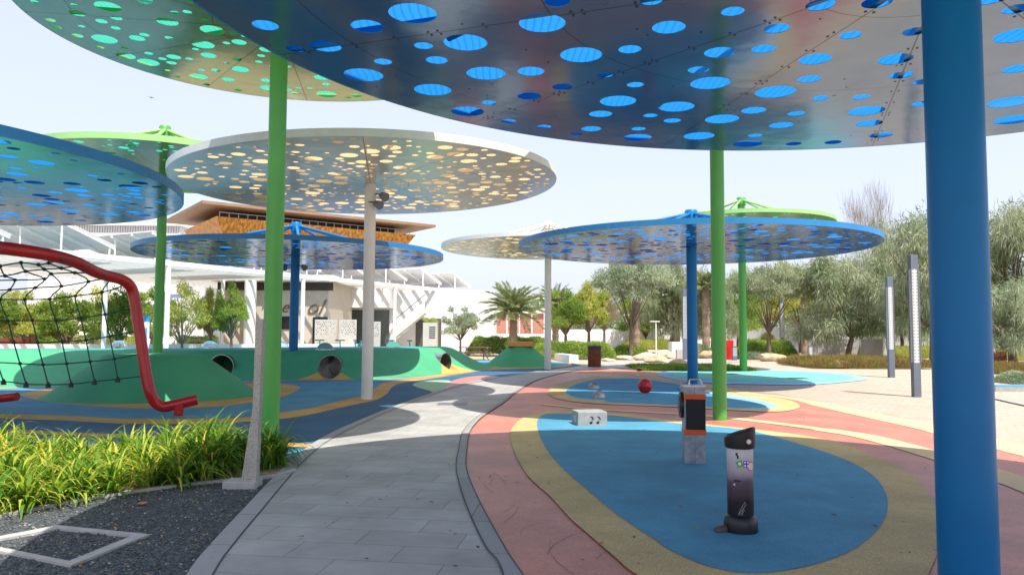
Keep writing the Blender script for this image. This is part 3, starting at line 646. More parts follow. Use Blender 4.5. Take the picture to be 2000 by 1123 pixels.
# ------------------------------------------------------------------ foreground things
# listening post
g = G(1447, 1040)
cy = empty('play_post', g, 'black and grey cylinder play post with slanted black head on near blue pad', 'play post')
def postmat():
    m = bpy.data.materials.new('post_wrap'); m.use_nodes = True; n = m.node_tree.nodes; l = m.node_tree.links; b = n['Principled BSDF']; b.inputs['Roughness'].default_value = .3
    tc = n.new('ShaderNodeTexCoord'); sx = n.new('ShaderNodeSeparateXYZ'); l.new(tc.outputs['Object'], sx.inputs[0])
    nz = n.new('ShaderNodeTexNoise'); nz.inputs['Scale'].default_value = 7; l.new(tc.outputs['Object'], nz.inputs['Vector'])
    ma = n.new('ShaderNodeMath'); ma.operation = 'MULTIPLY_ADD'; ma.inputs[1].default_value = .12; l.new(nz.outputs['Fac'], ma.inputs[0]); l.new(sx.outputs[2], ma.inputs[2])
    rp = n.new('ShaderNodeValToRGB'); e = rp.color_ramp.elements; e[0].position = .32; e[0].color = (.012, .008, .012, 1); e[1].position = .70; e[1].color = (.62, .60, .62, 1)
    q = e.new(.48); q.color = (.12, .08, .11, 1); q = e.new(.56); q.color = (.42, .37, .41, 1)
    l.new(ma.outputs[0], rp.inputs[0]); l.new(rp.outputs[0], b.inputs['Base Color']); return m
mb = MB(); mb.lathe([(.132, -.0), (.136, .02), (.133, .09), (.122, .135), (.104, .15)], 40); mb.build('base', BLACK, cy, True)
mb = MB(); mb.lathe([(.104, .15), (.104, .69)], 40); wrap = mb.build('wrap', postmat(), cy, True)
mb = MB(); n = 40; vs = []
for r, z in ((.10, .675), (.117, .685), (.122, .72), (.124, .80)): vs += [Vector((r*math.cos(6.28318*j/n), r*math.sin(6.28318*j/n), z+(.0 if z < .79 else (math.cos(6.28318*j/n)*.038-math.sin(6.28318*j/n)*.02)))) for j in range(n)]
for r, zz in ((.112, .812), (.10, .806)): vs += [Vector((r*math.cos(6.28318*j/n), r*math.sin(6.28318*j/n), zz+math.cos(6.28318*j/n)*.036-math.sin(6.28318*j/n)*.018)) for j in range(n)]
k = 6; mb.add(vs, [(i*n+j, i*n+(j+1) % n, (i+1)*n+(j+1) % n, (i+1)*n+j) for i in range(k-1) for j in range(n)])
hd = mb.build('head', BLACK, cy, True)
mb = MB(); mb.add([Vector((.1*math.cos(6.28318*j/n), .1*math.sin(6.28318*j/n), .806+math.cos(6.28318*j/n)*.032-math.sin(6.28318*j/n)*.016)) for j in range(n)], [tuple(range(n))]); mb.build('screen', mat('screen_glass', (.05, .07, .08), .12), hd)
mb = MB(); mb.tube([(.035, -.117, .745), (.035, -.127, .745)], .019, 20); mb.tube([(.035, -.126, .745), (.035, -.132, .745)], .010, 16, 1); bt = mb.build('button', [STEEL, WHITE], hd, True)
mb = MB(); mb.tube([(-.12, -.02, .035), (-.20, -.05, .035)], .034, 16); mb.tube([(-.20, -.05, .035), (-.225, -.06, .035)], [.034, .02], 16); mb.build('foot_pump', mat('worn_pedal', (.13, .08, .07), .5), cy, True)
# printed marks on the wrap: curved patches just proud of it
def onwrap(mb, a0, a1, z0, z1, mi, r=.1052, n=6, z0b=None):
    vs = []
    for i in range(n+1):
        a = a0+(a1-a0)*i/n; vs += [(r*math.cos(a), r*math.sin(a), z0), (r*math.cos(a), r*math.sin(a), z1)]
    mb.add(vs, [(2*i, 2*i+2, 2*i+3, 2*i+1) for i in range(n)], mi)
def disc(mb, ac, zc, rr, mi, r=.1054, n=16, inner=0):
    vs = [(r*math.cos(ac), r*math.sin(ac), zc)]
    for k in (1, 2, 3, 4):
        q = rr*k/4; vs += [(r*math.cos(ac+q*math.cos(t*6.28318/n)/r), r*math.sin(ac+q*math.cos(t*6.28318/n)/r), zc+q*math.sin(t*6.28318/n)) for t in range(n)]
    fs = [(0, 1+t, 1+(t+1) % n) for t in range(n)]+[(1+k*n+t, 1+(k+1)*n+t, 1+(k+1)*n+(t+1) % n, 1+k*n+(t+1) % n) for k in range(3) for t in range(n)]
    mb.add(vs, fs, mi)
pm = [mat('print_green', (.08, .45, .12), .4), mat('print_violet', (.14, .03, .45), .4), mat('print_pink', (.75, .08, .35), .4), mat('print_white', (.8, .8, .8), .4), mat('print_yellow', (.8, .65, .1), .4), mat('print_black', (.02, .02, .02), .4)]
A = -math.pi/2
def rotsq_(mb, ac, zc, s, rot, mi, r):
    m = 6; h = s*.707; vs = []
    for a in range(m+1):
        for b in range(m+1):
            x, z = -h+2*h*a/m, -h+2*h*b/m; x, z = x*math.cos(rot)-z*math.sin(rot), x*math.sin(rot)+z*math.cos(rot)
            vs.append((r*math.cos(ac+x/r), r*math.sin(ac+x/r), zc+z))
    mb.add(vs, [(a*(m+1)+b, (a+1)*(m+1)+b, (a+1)*(m+1)+b+1, a*(m+1)+b+1) for a in range(m) for b in range(m)], mi)
def mark(name, fn):
    mb = MB(); fn(mb)
    q = mb.build(name, pm, cy); return q
mark('green_mark', lambda mb: (rotsq_(mb, A-.32, .565, .036, .4, 0, .1056), disc(mb, A-.32, .567, .012, 3, .1060)))
mark('violet_mark', lambda mb: (rotsq_(mb, A+.20, .565, .037, 0, 1, .1056), [disc(mb, A+.20+dx, .565+dz, .0085, 3, .1060) for dx in (-.12, .12) for dz in (-.013, .013)]))
mark('pink_mark', lambda mb: (disc(mb, A+.62, .545, .040, 2, .1057, 20), disc(mb, A+.62, .545, .029, 3, .1060, 20), disc(mb, A+.62, .545, .018, 4, .1064), disc(mb, A+.62, .545, .010, 3, .1068)))
mark('dark_lettering', lambda mb: onwrap(mb, A-.80, A-.25, .425, .437, 5))
mark('white_tag', lambda mb: onwrap(mb, A-.80, A-.68, .392, .407, 3))
mark('black_mark', lambda mb: (onwrap(mb, A-.62, A-.45, .628, .652, 5), onwrap(mb, A-.53, A-.38, .605, .632, 5)))
def swoosh(mb, a1, z1, a2, z2):
    vs = []
    for i in range(7):
        t = i/6; a = A+a1+(a2-a1)*t**1.4; z = z1+(z2-z1)*t; r = .1056; vs += [(r*math.cos(a), r*math.sin(a), z), (r*math.cos(a+.016), r*math.sin(a+.016), z)]
    mb.add(vs, [(2*i, 2*i+1, 2*i+3, 2*i+2) for i in range(6)], 3)
for q_ in ((-.45, .165, .05, .27), (-.40, .165, -.1, .22), (-.25, .165, .12, .255), (-.2, .165, .0, .21)): mark('white_streak', lambda mb: swoosh(mb, *q_))
# totem with black face
g = G(1355, 905); tt = empty('game_totem', g, 'square metal totem with black face between orange bands, standing on the near pad', 'play totem', rz=R(-6))
mb = MB(); mb.box(-.125, .125, -.125, .125, 0, .95); mb.box(-.002, .002, -.1265, -.1255, 0, .95, 1); ob = mb.build('column', [mat('galvanised', (.34, .36, .38), .4, .7, var=.25, scale=14), BLACK], tt)
mb = MB(); mb.box(-.105, .128, -.15, -.127, .43, .80); bevel(mb.build('black_face', mat('matt_black', (.006, .006, .006), .6, var=0), tt), .004)
for z in (.37, .80):
    mb = MB(); mb.box(-.13, .135, -.157, .13, z, z+.062); bevel(mb.build('orange_band', ORANGE, tt), .004)
mb = MB(); mb.box(-.135, .135, -.135, .135, .95, .965); mb.tube([(-.05, 0, .965), (-.04, 0, 1.03), (.08, 0, 1.04), (.11, 0, .965)], .012, 8); mb.build('top_cap', STEEL, tt)
mb = MB(); mb.tube([(-.13, 0, .72), (-.165, 0, .72)], .16, 28); mb.tube([(-.165, 0, .72), (-.175, 0, .72)], [.12, .11], 28); mb.build('handwheel', BLACK, tt, True)
mb = MB(); mb.box(.135, .20, -.03, .05, .86, .92); bevel(mb.build('side_box', STEEL, tt), .008)
# music block
g = G(1157, 833); mbk = empty('music_block', g, 'pale concrete block with two black music notes on the near pad', 'music block', rz=R(9))
mb = MB(); mb.box(-.26, .26, -.02, .42, 0, .255); blk = bevel(mb.build('block', CONC, mbk), .012)
mb = MB()
for cx in (-.03, .09):
    mb.add([(cx+.026*math.cos(t*.3927), -.0235, .07+.021*math.sin(t*.3927)) for t in range(16)], [tuple(reversed(range(16)))])
    mb.box(cx+.016, cx+.025, -.0238, -.0205, .07, .16)
    mb.add([(cx+.016, -.0237, .165), (cx+.052, -.0237, .115), (cx+.058, -.0237, .122), (cx+.025, -.0237, .175), (cx-.01, -.0237, .175), (cx-.01, -.0237, .16)], [(0, 1, 2, 3), (5, 0, 3, 4)])
mb.build('music_notes', BLACK, mbk)
mb = MB()
for z in (.07, .10, .13, .16): mb.box(-.2632, -.2605, .13, .22, z, z+.012)
mb.build('vent_slots', mat('light_grey_slot', (.7, .7, .7), .6), mbk)
# red ball seat and steel domes
g = G(1260, 769); bl = empty('ball_seat', g, 'glossy red ball on a small pale foot on middle blue pad', 'ball')
mb = MB(); mb.lathe([(.16, 0), (.16, .02), (.08, .03)], 24); mb.build('foot', CONCL, bl)
mb = MB(); rr = .195; mb.lathe([(max(.003, rr*math.sin(t*math.pi/20)), .205-rr*math.cos(t*math.pi/20)) for t in range(21)], 36); mb.build('ball', mat('glossy_red', (.42, .006, .01), .18, var=.08), bl, True)
for i, (u, v, r, lab) in enumerate(((1160, 760, .17, 'small steel dome at back left of the red ball'), (1170, 778, .17, 'small steel dome nearest the camera, left of the red ball'), (1340, 762, .19, 'small steel dome beside the blue pole base'))):
    g = G(u, v); mb = MB(); mb.lathe([(r+.02, 0), (r+.02, .02), (r, .022)]+[(r*math.cos(t*math.pi/20), .022+r*1.05*math.sin(t*math.pi/20)) for t in range(1, 10)]+[(.005, .022+r*1.05)], 32)
    o = mb.build('steel_dome', mat('brushed_dome', (.34, .34, .34), .42, .8, var=.15), None, True, loc=g); tag(o, lab, 'dome', 'steel domes on the middle pad')
# small red rocker behind the ball
g = G(1247, 735); rk = empty('red_spring_toy', g, 'tiny red seat on a white bent rod behind red ball', 'spring toy')
mb = MB(); mb.tube([(0, 0, 0), (-.03, 0, .12), (.03, 0, .2)], .015, 8); mb.build('rod', WHITE, rk)
mb = MB(); mb.lathe([(.08, .2), (.12, .24), (.10, .30), (.02, .33)], 16, (.03, 0, 0)); mb.build('seat', PRED, rk, True)
# spinner bars on far pad
for u0, u1, v, lab in ((1375, 1465, 731, 'further sunken trampoline strip on the turquoise pad'), (1500, 1605, 740, 'nearer sunken trampoline strip on the turquoise pad')):
    a, b = G(u0, v), G(u1, v+.5); c = (a+b)/2; L = (b-a).length; r = empty('ground_trampoline', c, lab, 'trampoline', 'sunken trampolines on turquoise pad')
    mb = MB(); mb.box(-L*.3, L*.3, -.35, .35, .0, .032); mb.build('surround', mat('trampoline_grey', (.25, .32, .33), .6), r)
    mb = MB(); mb.box(-L*.1, L*.2, -.28, .28, .032, .038); mb.build('mat', BLACK, r)
    for s in (-1, 1):
        mb = MB(); mb.add([(s*L*.52, -.3, .027), (s*L*.52, .3, .027), (s*L*.36, 0, .027)], [(0, 1, 2) if s < 0 else (0, 2, 1)]); mb.build('painted_arrow', RC, r)
# slim light fin in the gravel
g = G(474, 958); fl = empty('light_fin', (g.x, g.y+.12, .01), 'slim pale tapered perforated light fin on a block in the gravel', 'light')
dots = mat('perforated_cream', (.42, .40, .335), .6, var=.1)
_m = dots.node_tree; vn = _m.nodes.new('ShaderNodeTexVoronoi'); vn.inputs['Scale'].default_value = 45; tcn = _m.nodes.new('ShaderNodeTexCoord'); _m.links.new(tcn.outputs['Object'], vn.inputs['Vector'])
mt = _m.nodes.new('ShaderNodeMath'); mt.operation = 'LESS_THAN'; mt.inputs[1].default_value = .28; _m.links.new(vn.outputs['Distance'], mt.inputs[0])
mxn = _m.nodes.new('ShaderNodeMix'); mxn.data_type = 'RGBA'; _m.links.new(mt.outputs[0], mxn.inputs[0])
_m.links.new(_m.nodes['Color Ramp'].outputs[0], mxn.inputs[6]); mxn.inputs[7].default_value = (.22, .21, .17, 1); _m.links.new(mxn.outputs[2], _m.nodes['Principled BSDF'].inputs['Base Color'])
mb = MB(); mb.box(-.21, .12, -.12, .12, 0, .075); bevel(mb.build('base_block', CONCL, fl), .008)
mb = MB(); vs = []
for z, xl in ((.075, -.045), (.80, .052), (1.72, .062)):
    xr = .108+.028*z/1.72
    vs += [(xl, -.05, z), (xr, -.05, z), (xr, .05, z), (xl, .05, z)]
mb.add(vs, [(i*4+j, i*4+(j+1) % 4, (i+1)*4+(j+1) % 4, (i+1)*4+j) for i in range(2) for j in range(4)]+[(8, 9, 10, 11)]); bevel(mb.build('fin', dots, fl), .003)

# ------------------------------------------------------------------ light columns and bollards
def lattice():
    m = bpy.data.materials.new('lattice_light'); m.use_nodes = True; n = m.node_tree.nodes; l = m.node_tree.links; b = n['Principled BSDF']; b.inputs['Roughness'].default_value = .5
    tc = n.new('ShaderNodeTexCoord'); mp = n.new('ShaderNodeMapping'); mp.inputs['Scale'].default_value = (12, 12, 12); l.new(tc.outputs['Object'], mp.inputs[0])
    v = n.new('ShaderNodeTexVoronoi'); v.feature = 'F1'; v.inputs['Scale'].default_value = 1; v.inputs['Randomness'].default_value = 0; l.new(mp.outputs[0], v.inputs['Vector'])
    rp = n.new('ShaderNodeValToRGB'); e = rp.color_ramp.elements; e[0].position = .46; e[0].color = (.60, .60, .55, 1); e[1].position = .54; e[1].color = (.24, .26, .28, 1)
    l.new(v.outputs['Distance'], rp.inputs[0]); l.new(rp.outputs[0], b.inputs['Base Color']); return m
LAT = lattice()
def column(u, v, vt, wpx, lab, sol=.28, capf=.1, name='light_column', cat='light column', grp='tall lattice light columns'):
    g = G(u, v); hor = 650+.0052*(u-1000); H = EYE+(hor-vt)/FPX*g.y; wd = wpx/FPX*g.y/2*.9
    r = empty(name, g, lab, cat, grp, R(-4)); zb, zc = H*sol, H*(1-capf)
    mb = MB(); mb.box(-wd, wd, -wd, wd, 0, zb); bevel(mb.build('base_section', GREYM, r), .006)
    mb = MB(); mb.box(-wd*.93, wd*.93, -wd*.93, wd*.93, zb, zc); mb.build('lattice_diffuser', LAT, r)
    mb = MB()
    for sx in (-1, 1):
        for sy in (-1, 1): mb.box(sx*wd-.015, sx*wd+.015, sy*wd-.015, sy*wd+.015, zb, zc)
    mb.build('corner_frame', GREYM, r)
    mb = MB(); mb.box(-wd, wd, -wd, wd, zc, H); bevel(mb.build('cap', GREYM, r), .006)
    return r
column(1790, 775, 498, 15, 'tallest light column nearest the thick blue pole on beige paving', .24)
column(1741, 737, 541, 11.5, 'second light column to the left of the tallest, near the grass border')
column(1528, 690, 581, 7.5, 'slim light column in front of the green bushes')
column(1338, 703, 565, 9, 'light column just left of the blue pole', .3)
column(1978, 701, 640, 8, 'short light column by the slatted fence at far right', .35)
column(1435, 704, 676, 9, 'low lattice bollard left of the far green pole', .3, .08, 'bollard', 'bollard', 'low lattice bollards')
column(1583, 706, 675, 8, 'low lattice bollard beside the grass border', .3, .08, 'bollard', 'bollard', 'low lattice bollards')

# ------------------------------------------------------------------ bins, planters, rocks, tables
g = G(1161, 717); bn = empty('litter_bin', g, 'round rusty steel litter bin with dark top beside the path', 'litter bin')
mb = MB(); mb.lathe([(.30, 0), (.31, .02), (.31, .86), (.295, .86)], 32); mb.build('drum', RUST, bn, True)
mb = MB(); mb.lathe([(.32, .86), (.32, 1.0), (.26, 1.03), (.17, 1.03), (.17, .95), (.01, .95)], 32); mb.build('top', mat('dark_steel', (.04, .035, .035), .5), bn, True)
def planter(u0, u1, v, vt, lab):
    a, b = G(u0, v), G(u1, v); H = EYE-(vt-650-.0052*(u0-1000))/FPX*a.y; w_ = b.x-a.x
    r = empty('planter_box', ((a.x+b.x)/2, a.y+w_*.3, 0), lab, 'planter', 'weathered steel planter boxes')
    mb = MB(); mb.box(-w_/2, w_/2, -w_*.3, w_*.3, 0, H); mb.build('box', RUST, r)
    mb = MB()
    for s in (-1, 1): mb.box(s*w_*.5-.03, s*w_*.5+.03, -w_*.3-.02, -w_*.3+.04, H, H+.16)
    mb.box(-w_/2, w_/2, -w_*.3-.02, -w_*.3+.02, H+.13, H+.17); mb.build('handrail', mat('dark_steel', (.04, .035, .035), .5), r)
planter(1928, 1964, 716, 686, 'rusty steel planter box right of the thick blue pole')
planter(-30, 48, 700, 660, 'rusty steel planter box at far left behind the net')
def rock(u, v, wpx, hpx, lab, seed, pale=False):
    g = G(u, v); s = wpx/FPX*g.y/2; h = hpx/FPX*g.y; bm = bmesh.new(); bmesh.ops.create_icosphere(bm, subdivisions=3, radius=1)
    rn = random.Random(seed); ph = [Vector((rn.uniform(-1, 1), rn.uniform(-1, 1), rn.uniform(-1, 1))).normalized() for _ in range(10)]; th = [rn.uniform(.62, .9) for _ in ph]
    for vv in bm.verts:
        for p, t in zip(ph, th):
            dd = vv.co.dot(p)
            if dd > t: vv.co -= p*(dd-t)*.9
        vv.co += Vector((rn.uniform(-.02, .02), rn.uniform(-.02, .02), rn.uniform(-.02, .02)))
        vv.co = Vector((vv.co.x*s*1.05, vv.co.y*s*.6, max(-.05, (vv.co.z*.62+.45)*h)))
    me = bpy.data.meshes.new('boulder'); bm.to_mesh(me); bm.free(); me.materials.append(ROCK2 if pale else ROCK)
    o = link('boulder', me, None, (g.x, g.y+s*.5, 0)); o.rotation_euler = (0, 0, rn.uniform(-.3, .3)); tag(o, lab, 'rock', 'sandstone boulders along the planting')
for a in ((1512, 706, 64, 15, 'long flat sandstone boulder right of the far green pole', 1), (1636, 720, 66, 15, 'largest sandstone slab at the edge of the beige paving', 2), (1588, 714, 34, 9, 'small sandstone slab left of the largest slab', 3), (1563, 706, 34, 11, 'low brown boulder left of the grass border bollard', 4),
          (1262, 704, 48, 15, 'pale boulder below the acacia left of the light column', 5, True), (1285, 709, 50, 14, 'rounded tan boulder beside the ground cover', 6), (1217, 703, 40, 9, 'low pale slab right of the litter bin', 7, True), (1240, 694, 34, 10, 'brown boulder behind the pale slabs', 8),
          (1303, 700, 36, 16, 'blocky pale boulder beside the light column foot', 9, True), (1330, 716, 44, 14, 'sandy boulder behind the ground cover near blue pole', 10), (1383, 700, 40, 16, 'brown boulder between the two near poles', 11), (1188, 706, 30, 6, 'thin pale slab just right of litter bin', 12, True)): rock(*a)
WOODR = mat('red_brown_slats', (.16, .055, .04), .6, var=.2); 
def picnic(u, v, sc, lab, rz=0, src=[None]):
    g = G(u, v)
    if src[0] is None:
        r = empty('picnic_table', g, lab, 'picnic table', 'picnic tables on the plaza')
        mb = MB(); mb.box(-.9, .9, -.38, .38, .72, .76); mb.build('table_top', WOODR, r)
        for s in (-1, 1):
            mb = MB(); mb.box(-.9, .9, s*.72-.14, s*.72+.14, .42, .455); mb.build('bench', WOODR, r)
            mb = MB(); mb.tube([(s*.7, -.75, 0), (s*.45, .3, .72)], .03, 6); mb.tube([(s*.7, .75, 0), (s*.45, -.3, .72)], .03, 6); mb.tube([(s*.6, -.8, .41), (s*.6, .8, .41)], .025, 6); mb.build('leg', WOODR, r)
        src[0] = r
    else: r = clone(src[0]); r.location = g
    r['label'] = lab; r.scale = (sc,)*3; r.rotation_euler = (0, 0, rz)
picnic(927, 703, 1.0, 'dark red picnic table between the long mound and the cone mound', .25)
picnic(450, 684, 1, 'picnic table in front of the beige kiosk wall', .1)
picnic(397, 683, 1, 'picnic table in front of the pale trees left of the kiosk', -.1)
picnic(160, 684, 1, 'picnic table behind the rope net', 0)
picnic(95, 686, 1, 'picnic table behind the left part of the rope net', .2)
picnic(875, 682, 1, 'picnic table beside the small grey-green tree under the pergola', .2)
picnic(980, 676, 1, 'picnic table under the far end of the pergola', .2)

# ------------------------------------------------------------------ pergola with solar panels
PG = empty('pergola', (-6, 48, 0), 'long white flat-roofed pergola on slender white columns', 'pergola'); PI_ = Matrix.Translation((6, -48, 0))
def addg(mb, name, m, smooth=False, par=PG, mi=PI_):
    o = mb.build(name, m, par, smooth); o.matrix_parent_inverse = mi; return o
A0 = Vector((-36, 21, 0)); A1 = Vector((-1.7, 62.5, 0)); HP = 4.75
# front edge passes (325,513) and (960,578)
def edgept(u, v, h): 
    hor = 650+.0052*(u-1000); y = (h-EYE)*FPX/(hor-v); return Vector((P(u, v, y).x, y, 0))
E0 = edgept(110, 497, HP); E1 = edgept(960, 578, HP); dv = (E1-E0).normalized(); E0 = E0-dv*14; LN = (E1-E0).length; nv = Vector((-dv.y, dv.x, 0))
DEP = 13.0
def pl(s, t, z): q = E0+dv*s+nv*t; return Vector((q.x, q.y, z))
def slab(mb, s0, s1, t0, t1, z0, z1, mi=0):
    mb.add([pl(s, t, z) for z in (z0, z1) for t in (t0, t1) for s in (s0, s1)], [(0, 2, 3, 1), (4, 5, 7, 6), (0, 1, 5, 4), (2, 6, 7, 3), (0, 4, 6, 2), (1, 3, 7, 5)], mi)
mb = MB(); slab(mb, 0, LN, 0, .16, HP-.02, HP+.22); addg(mb, 'edge_beam', WHITE)
mb = MB(); slab(mb, 0, LN, DEP-.16, DEP, HP-.02, HP+.22); addg(mb, 'edge_beam', WHITE)
mb = MB(); slab(mb, 0, .16, .16, DEP-.16, HP-.02, HP+.22); addg(mb, 'edge_beam', WHITE)
mb = MB(); slab(mb, LN-.16, LN, .16, DEP-.16, HP-.02, HP+.22); addg(mb, 'edge_beam', WHITE)
mb = MB(); k = int(LN/.45)
for i in range(1, k): slab(mb, i*LN/k, i*LN/k+.1, .16, DEP-.16, HP, HP+.18)
addg(mb, 'roof_slats', mat('cream_slats', (.78, .76, .71), .6, var=.05))
def colat(u, t=.1, r=.11):
    d = ray(u, 650); # intersect with line t
    # solve E0+dv*s+nv*t = k*d (xy)
    o = E0+nv*t; det = dv.x*(-d.y)-dv.y*(-d.x); s = ((-o.x)*(-d.y)-(-o.y)*(-d.x))/det
    q = o+dv*s; mb = MB(); mb.tube([(q.x, q.y, 0), (q.x, q.y, HP)], r, 14); addg(mb, 'column', WHITE, True)
for u in (325, 590, 770, 960, 862): colat(u, .1, .12)
for u in (203, 433, 604, 806): colat(u, 6, .12)
for u in (1006, 1022): pass
# solar panel rows on top: tilted tables on posts
PV = mat('solar_panel_backs', (.62, .62, .60), .5, var=.08, scale=2); 
k = 11; step = LN/k; proto = None
for i in range(k):
    c = pl((i+.5)*step, DEP*.36, HP+.2); r = empty('solar_panel_table', c, '', 'solar panel', 'tilted solar panel tables on the pergola roof')
    r['label'] = '%s tilted solar panel table counted from the left along the pergola roof' % ('first second third fourth fifth sixth seventh eighth ninth tenth eleventh'.split()[i])
    r.rotation_euler = (0, 0, math.atan2(dv.y, dv.x))
    if proto is None:
        proto = r; L = step*.62; Dp = DEP*.5
        mb = MB(); T = Matrix.Translation((0, 0, 1.05)) @ Matrix.Rotation(R(20), 4, 'Y')
        mb.box(-L*.5, L*.5, -Dp/2, Dp/2, 0, .05, 0, T)
        mb.build('panel', PV, r)
        mb = MB()
        for q in range(5): yy = -Dp/2+.02+q*(Dp-.1)/4; mb.box(-L*.5, L*.5, yy, yy+.07, -.13, -.002, 0, T)
        mb.build('purlins', WHITE, r)
        for yy in (-Dp/2+.1, 0, Dp/2-.1):
            for xx in (-L*.4, L*.38): zt = 1.0-math.tan(R(20))*xx; mb = MB(); mb.tube([(xx, yy, 0), (xx, yy, zt)], .04, 6); mb.build('post', WHITE, r)
    else:
        for ch in list(proto.children): c2 = ch.copy(); COL.objects.link(c2); c2.parent = r

# ------------------------------------------------------------------ buildings
# gold pavilion
def goldmat():
    m = bpy.data.materials.new('gold_slats'); m.use_nodes = True; n = m.node_tree.nodes; l = m.node_tree.links; b = n['Principled BSDF']; b.inputs['Roughness'].default_value = .45; b.inputs['Metallic'].default_value = .25
    tc = n.new('ShaderNodeTexCoord'); mp = n.new('ShaderNodeMapping'); mp.inputs['Scale'].default_value = (3.2, 3.2, .35); l.new(tc.outputs['Object'], mp.inputs[0])
    nz = n.new('ShaderNodeTexNoise'); nz.inputs['Scale'].default_value = 1.6; nz.inputs['Detail'].default_value = 6; l.new(mp.outputs[0], nz.inputs['Vector'])
    rp = n.new('ShaderNodeValToRGB'); e = rp.color_ramp.elements; e[0].position = .38; e[0].color = (.32, .12, .02, 1); e[1].position = .65; e[1].color = (.72, .36, .06, 1)
    l.new(nz.outputs['Fac'], rp.inputs[0]); l.new(rp.outputs[0], b.inputs['Base Color']); return m
GOLD = goldmat(); BRON = mat('bronze_soffit', (.30, .18, .10), .5, .2, var=.1, scale=1)
c0 = Vector((-25.3, 60, 0)); e1 = (Vector((-7.6, 73.2, 0))-c0); e2 = Vector((-e1.y, e1.x, 0)).normalized()*13.5; e1n = e1.normalized(); e2n = e2.normalized(); L1 = e1.length; L2 = 14
gb = empty('gold_pavilion', c0, 'gold clad pavilion under a broad thin bronze roof behind the pergola', 'building')
def quadbox(mb, a0, a1, b0, b1, z0, z1, ins=0, mi=0):
    """prism on the pavilion axes, inset by ins at the bottom"""
    vs = []
    for z, i in ((z0, ins), (z1, 0)):
        for a, b in ((a0+i, b0+i), (a1-i, b0+i), (a1-i, b1-i), (a0+i, b1-i)): q = e1n*a+e2n*b; vs.append((q.x, q.y, z))
    mb.add(vs, [(3, 2, 1, 0), (4, 5, 6, 7), (0, 1, 5, 4), (1, 2, 6, 5), (2, 3, 7, 6), (3, 0, 4, 7)], mi)
mb = MB(); quadbox(mb, 0, L1, 0, L2, 12.0, 12.25); mb.build('roof', BRON, gb)
mb = MB(); quadbox(mb, 1.5, L1-1.5, 1.3, L2-1.5, 9.4, 11.25, 1.1); mb.build('gold_wall', GOLD, gb)
mb = MB(); quadbox(mb, 3, L1-3, 3, L2-3, 11.25, 12.0); mb.build('window_band', DARK, gb)
mb = MB(); quadbox(mb, 3.2, L1-3.2, 3.2, L2-3, 0, 9.4); mb.build('lower_wall', WALLW, gb)
mb = MB()
for i in range(24):
    q = e1n*(1.9+i*(L1-3.8)/23)+e2n*1.9; mb.tube([(q.x, q.y, 11.25), (q.x, q.y, 11.75)], .03, 6)
a_ = e1n*1.9+e2n*1.9; b_2 = e1n*(L1-1.9)+e2n*1.9; mb.tube([(a_.x, a_.y, 11.72), (b_2.x, b_2.y, 11.72)], .035, 6); mb.build('railing', STEEL, gb)
# long pale building far left
def fbuild(name, lab, u0, u1, vt, y, dep, m, cat='building'):
    a, b = P(u0, 650, y), P(u1, 650, y); H = P((u0+u1)/2, vt, y).z
    r = empty(name, ((a.x+b.x)/2, y, 0), lab, cat); w_ = (b.x-a.x)/2
    mb = MB(); mb.box(-w_, w_, 0, dep, 0, H); mb.build('wall', m, r); return r, w_, H
r, w_, H = fbuild('office_building', 'long pale flat-roofed building far behind the pergola at left', 50, 345, 441, 95, 15, WALLW)
mb = MB(); mb.box(-w_-.3, w_+.3, -.4, 15, H, H+.35); mb.build('roof', WHITE, r)
for zz in (H-2.4, H-6.2):
    mb = MB(); mb.box(-w_+2, w_-1, -.06, -.01, zz, zz+1.1); mb.build('window', mat('pale_window', (.35, .38, .4), .2), r)
mb = MB()
for i in range(60): xx = -w_+i*(2*w_)/59; mb.box(xx-.03, xx+.03, -.36, -.3, H-.9, H)
mb.box(-w_, w_, -.37, -.31, H-.95, H-.88); mb.build('railing', GREYM, r)
# beige kiosk with script sign
r, w_, H = fbuild('kiosk', 'beige kiosk with dark script lettering behind the blue pole', 432, 640, 548, 47, 7, WALLB)
mb = MB(); mb.box(-w_-.5, w_+.5, -.8, 7.3, H, H+.3); mb.build('roof', WHITE, r)
mb = MB(); mb.box(-w_-.3, w_+.3, -.05, -.01, H-.62, H-.12); mb.build('dark_frieze', mat('dark_wood', (.06, .04, .03), .6), r)
def kx(u): return P(u, 650, 47).x-r.location.x
def kz(v): return P(560, v, 47).z
mb = MB(); mb.box(kx(548), kx(566), -.06, -.012, kz(643), kz(618)); f = mb.build('window_frame', BLACK, r); 
mb = MB(); mb.box(kx(611), kx(640), -.06, -.012, 0.05, kz(619)); mb.build('door', BLACK, r)
mb = MB(); mb.box(kx(614), kx(637), -.075, -.062, 0.1, kz(622)); mb.build('door_glass', DARK, r)
mb = MB(); mb.tube([(kx(497), -.9, 0), (kx(497), -.9, H)], .36, 28); mb.build('round_column', WHITE, r, True)
def textmesh(s, size, name, m, parent, loc, shear=.0, rot=(math.pi/2, 0, 0), ext=.01):
    cu = bpy.data.curves.new(name, 'FONT'); cu.body = s; cu.size = size; cu.extrude = ext; cu.shear = shear; cu.align_x = 'CENTER'
    o = bpy.data.objects.new(name, cu); COL.objects.link(o); dg = bpy.context.evaluated_depsgraph_get(); me = bpy.data.meshes.new_from_object(o.evaluated_get(dg)); bpy.data.objects.remove(o)
    me.materials.clear(); me.materials.append(m); q = link(name, me, parent, loc); q.rotation_euler = rot; return q
LET = mat('bronze_letters', (.16, .10, .05), .5)
textmesh('el', 1.05, 'sign_lettering', LET, r, (kx(558), -.05, kz(610)), .45)
textmesh('ol', 1.35, 'sign_lettering', LET, r, (kx(612), -.05, kz(613)), .45)
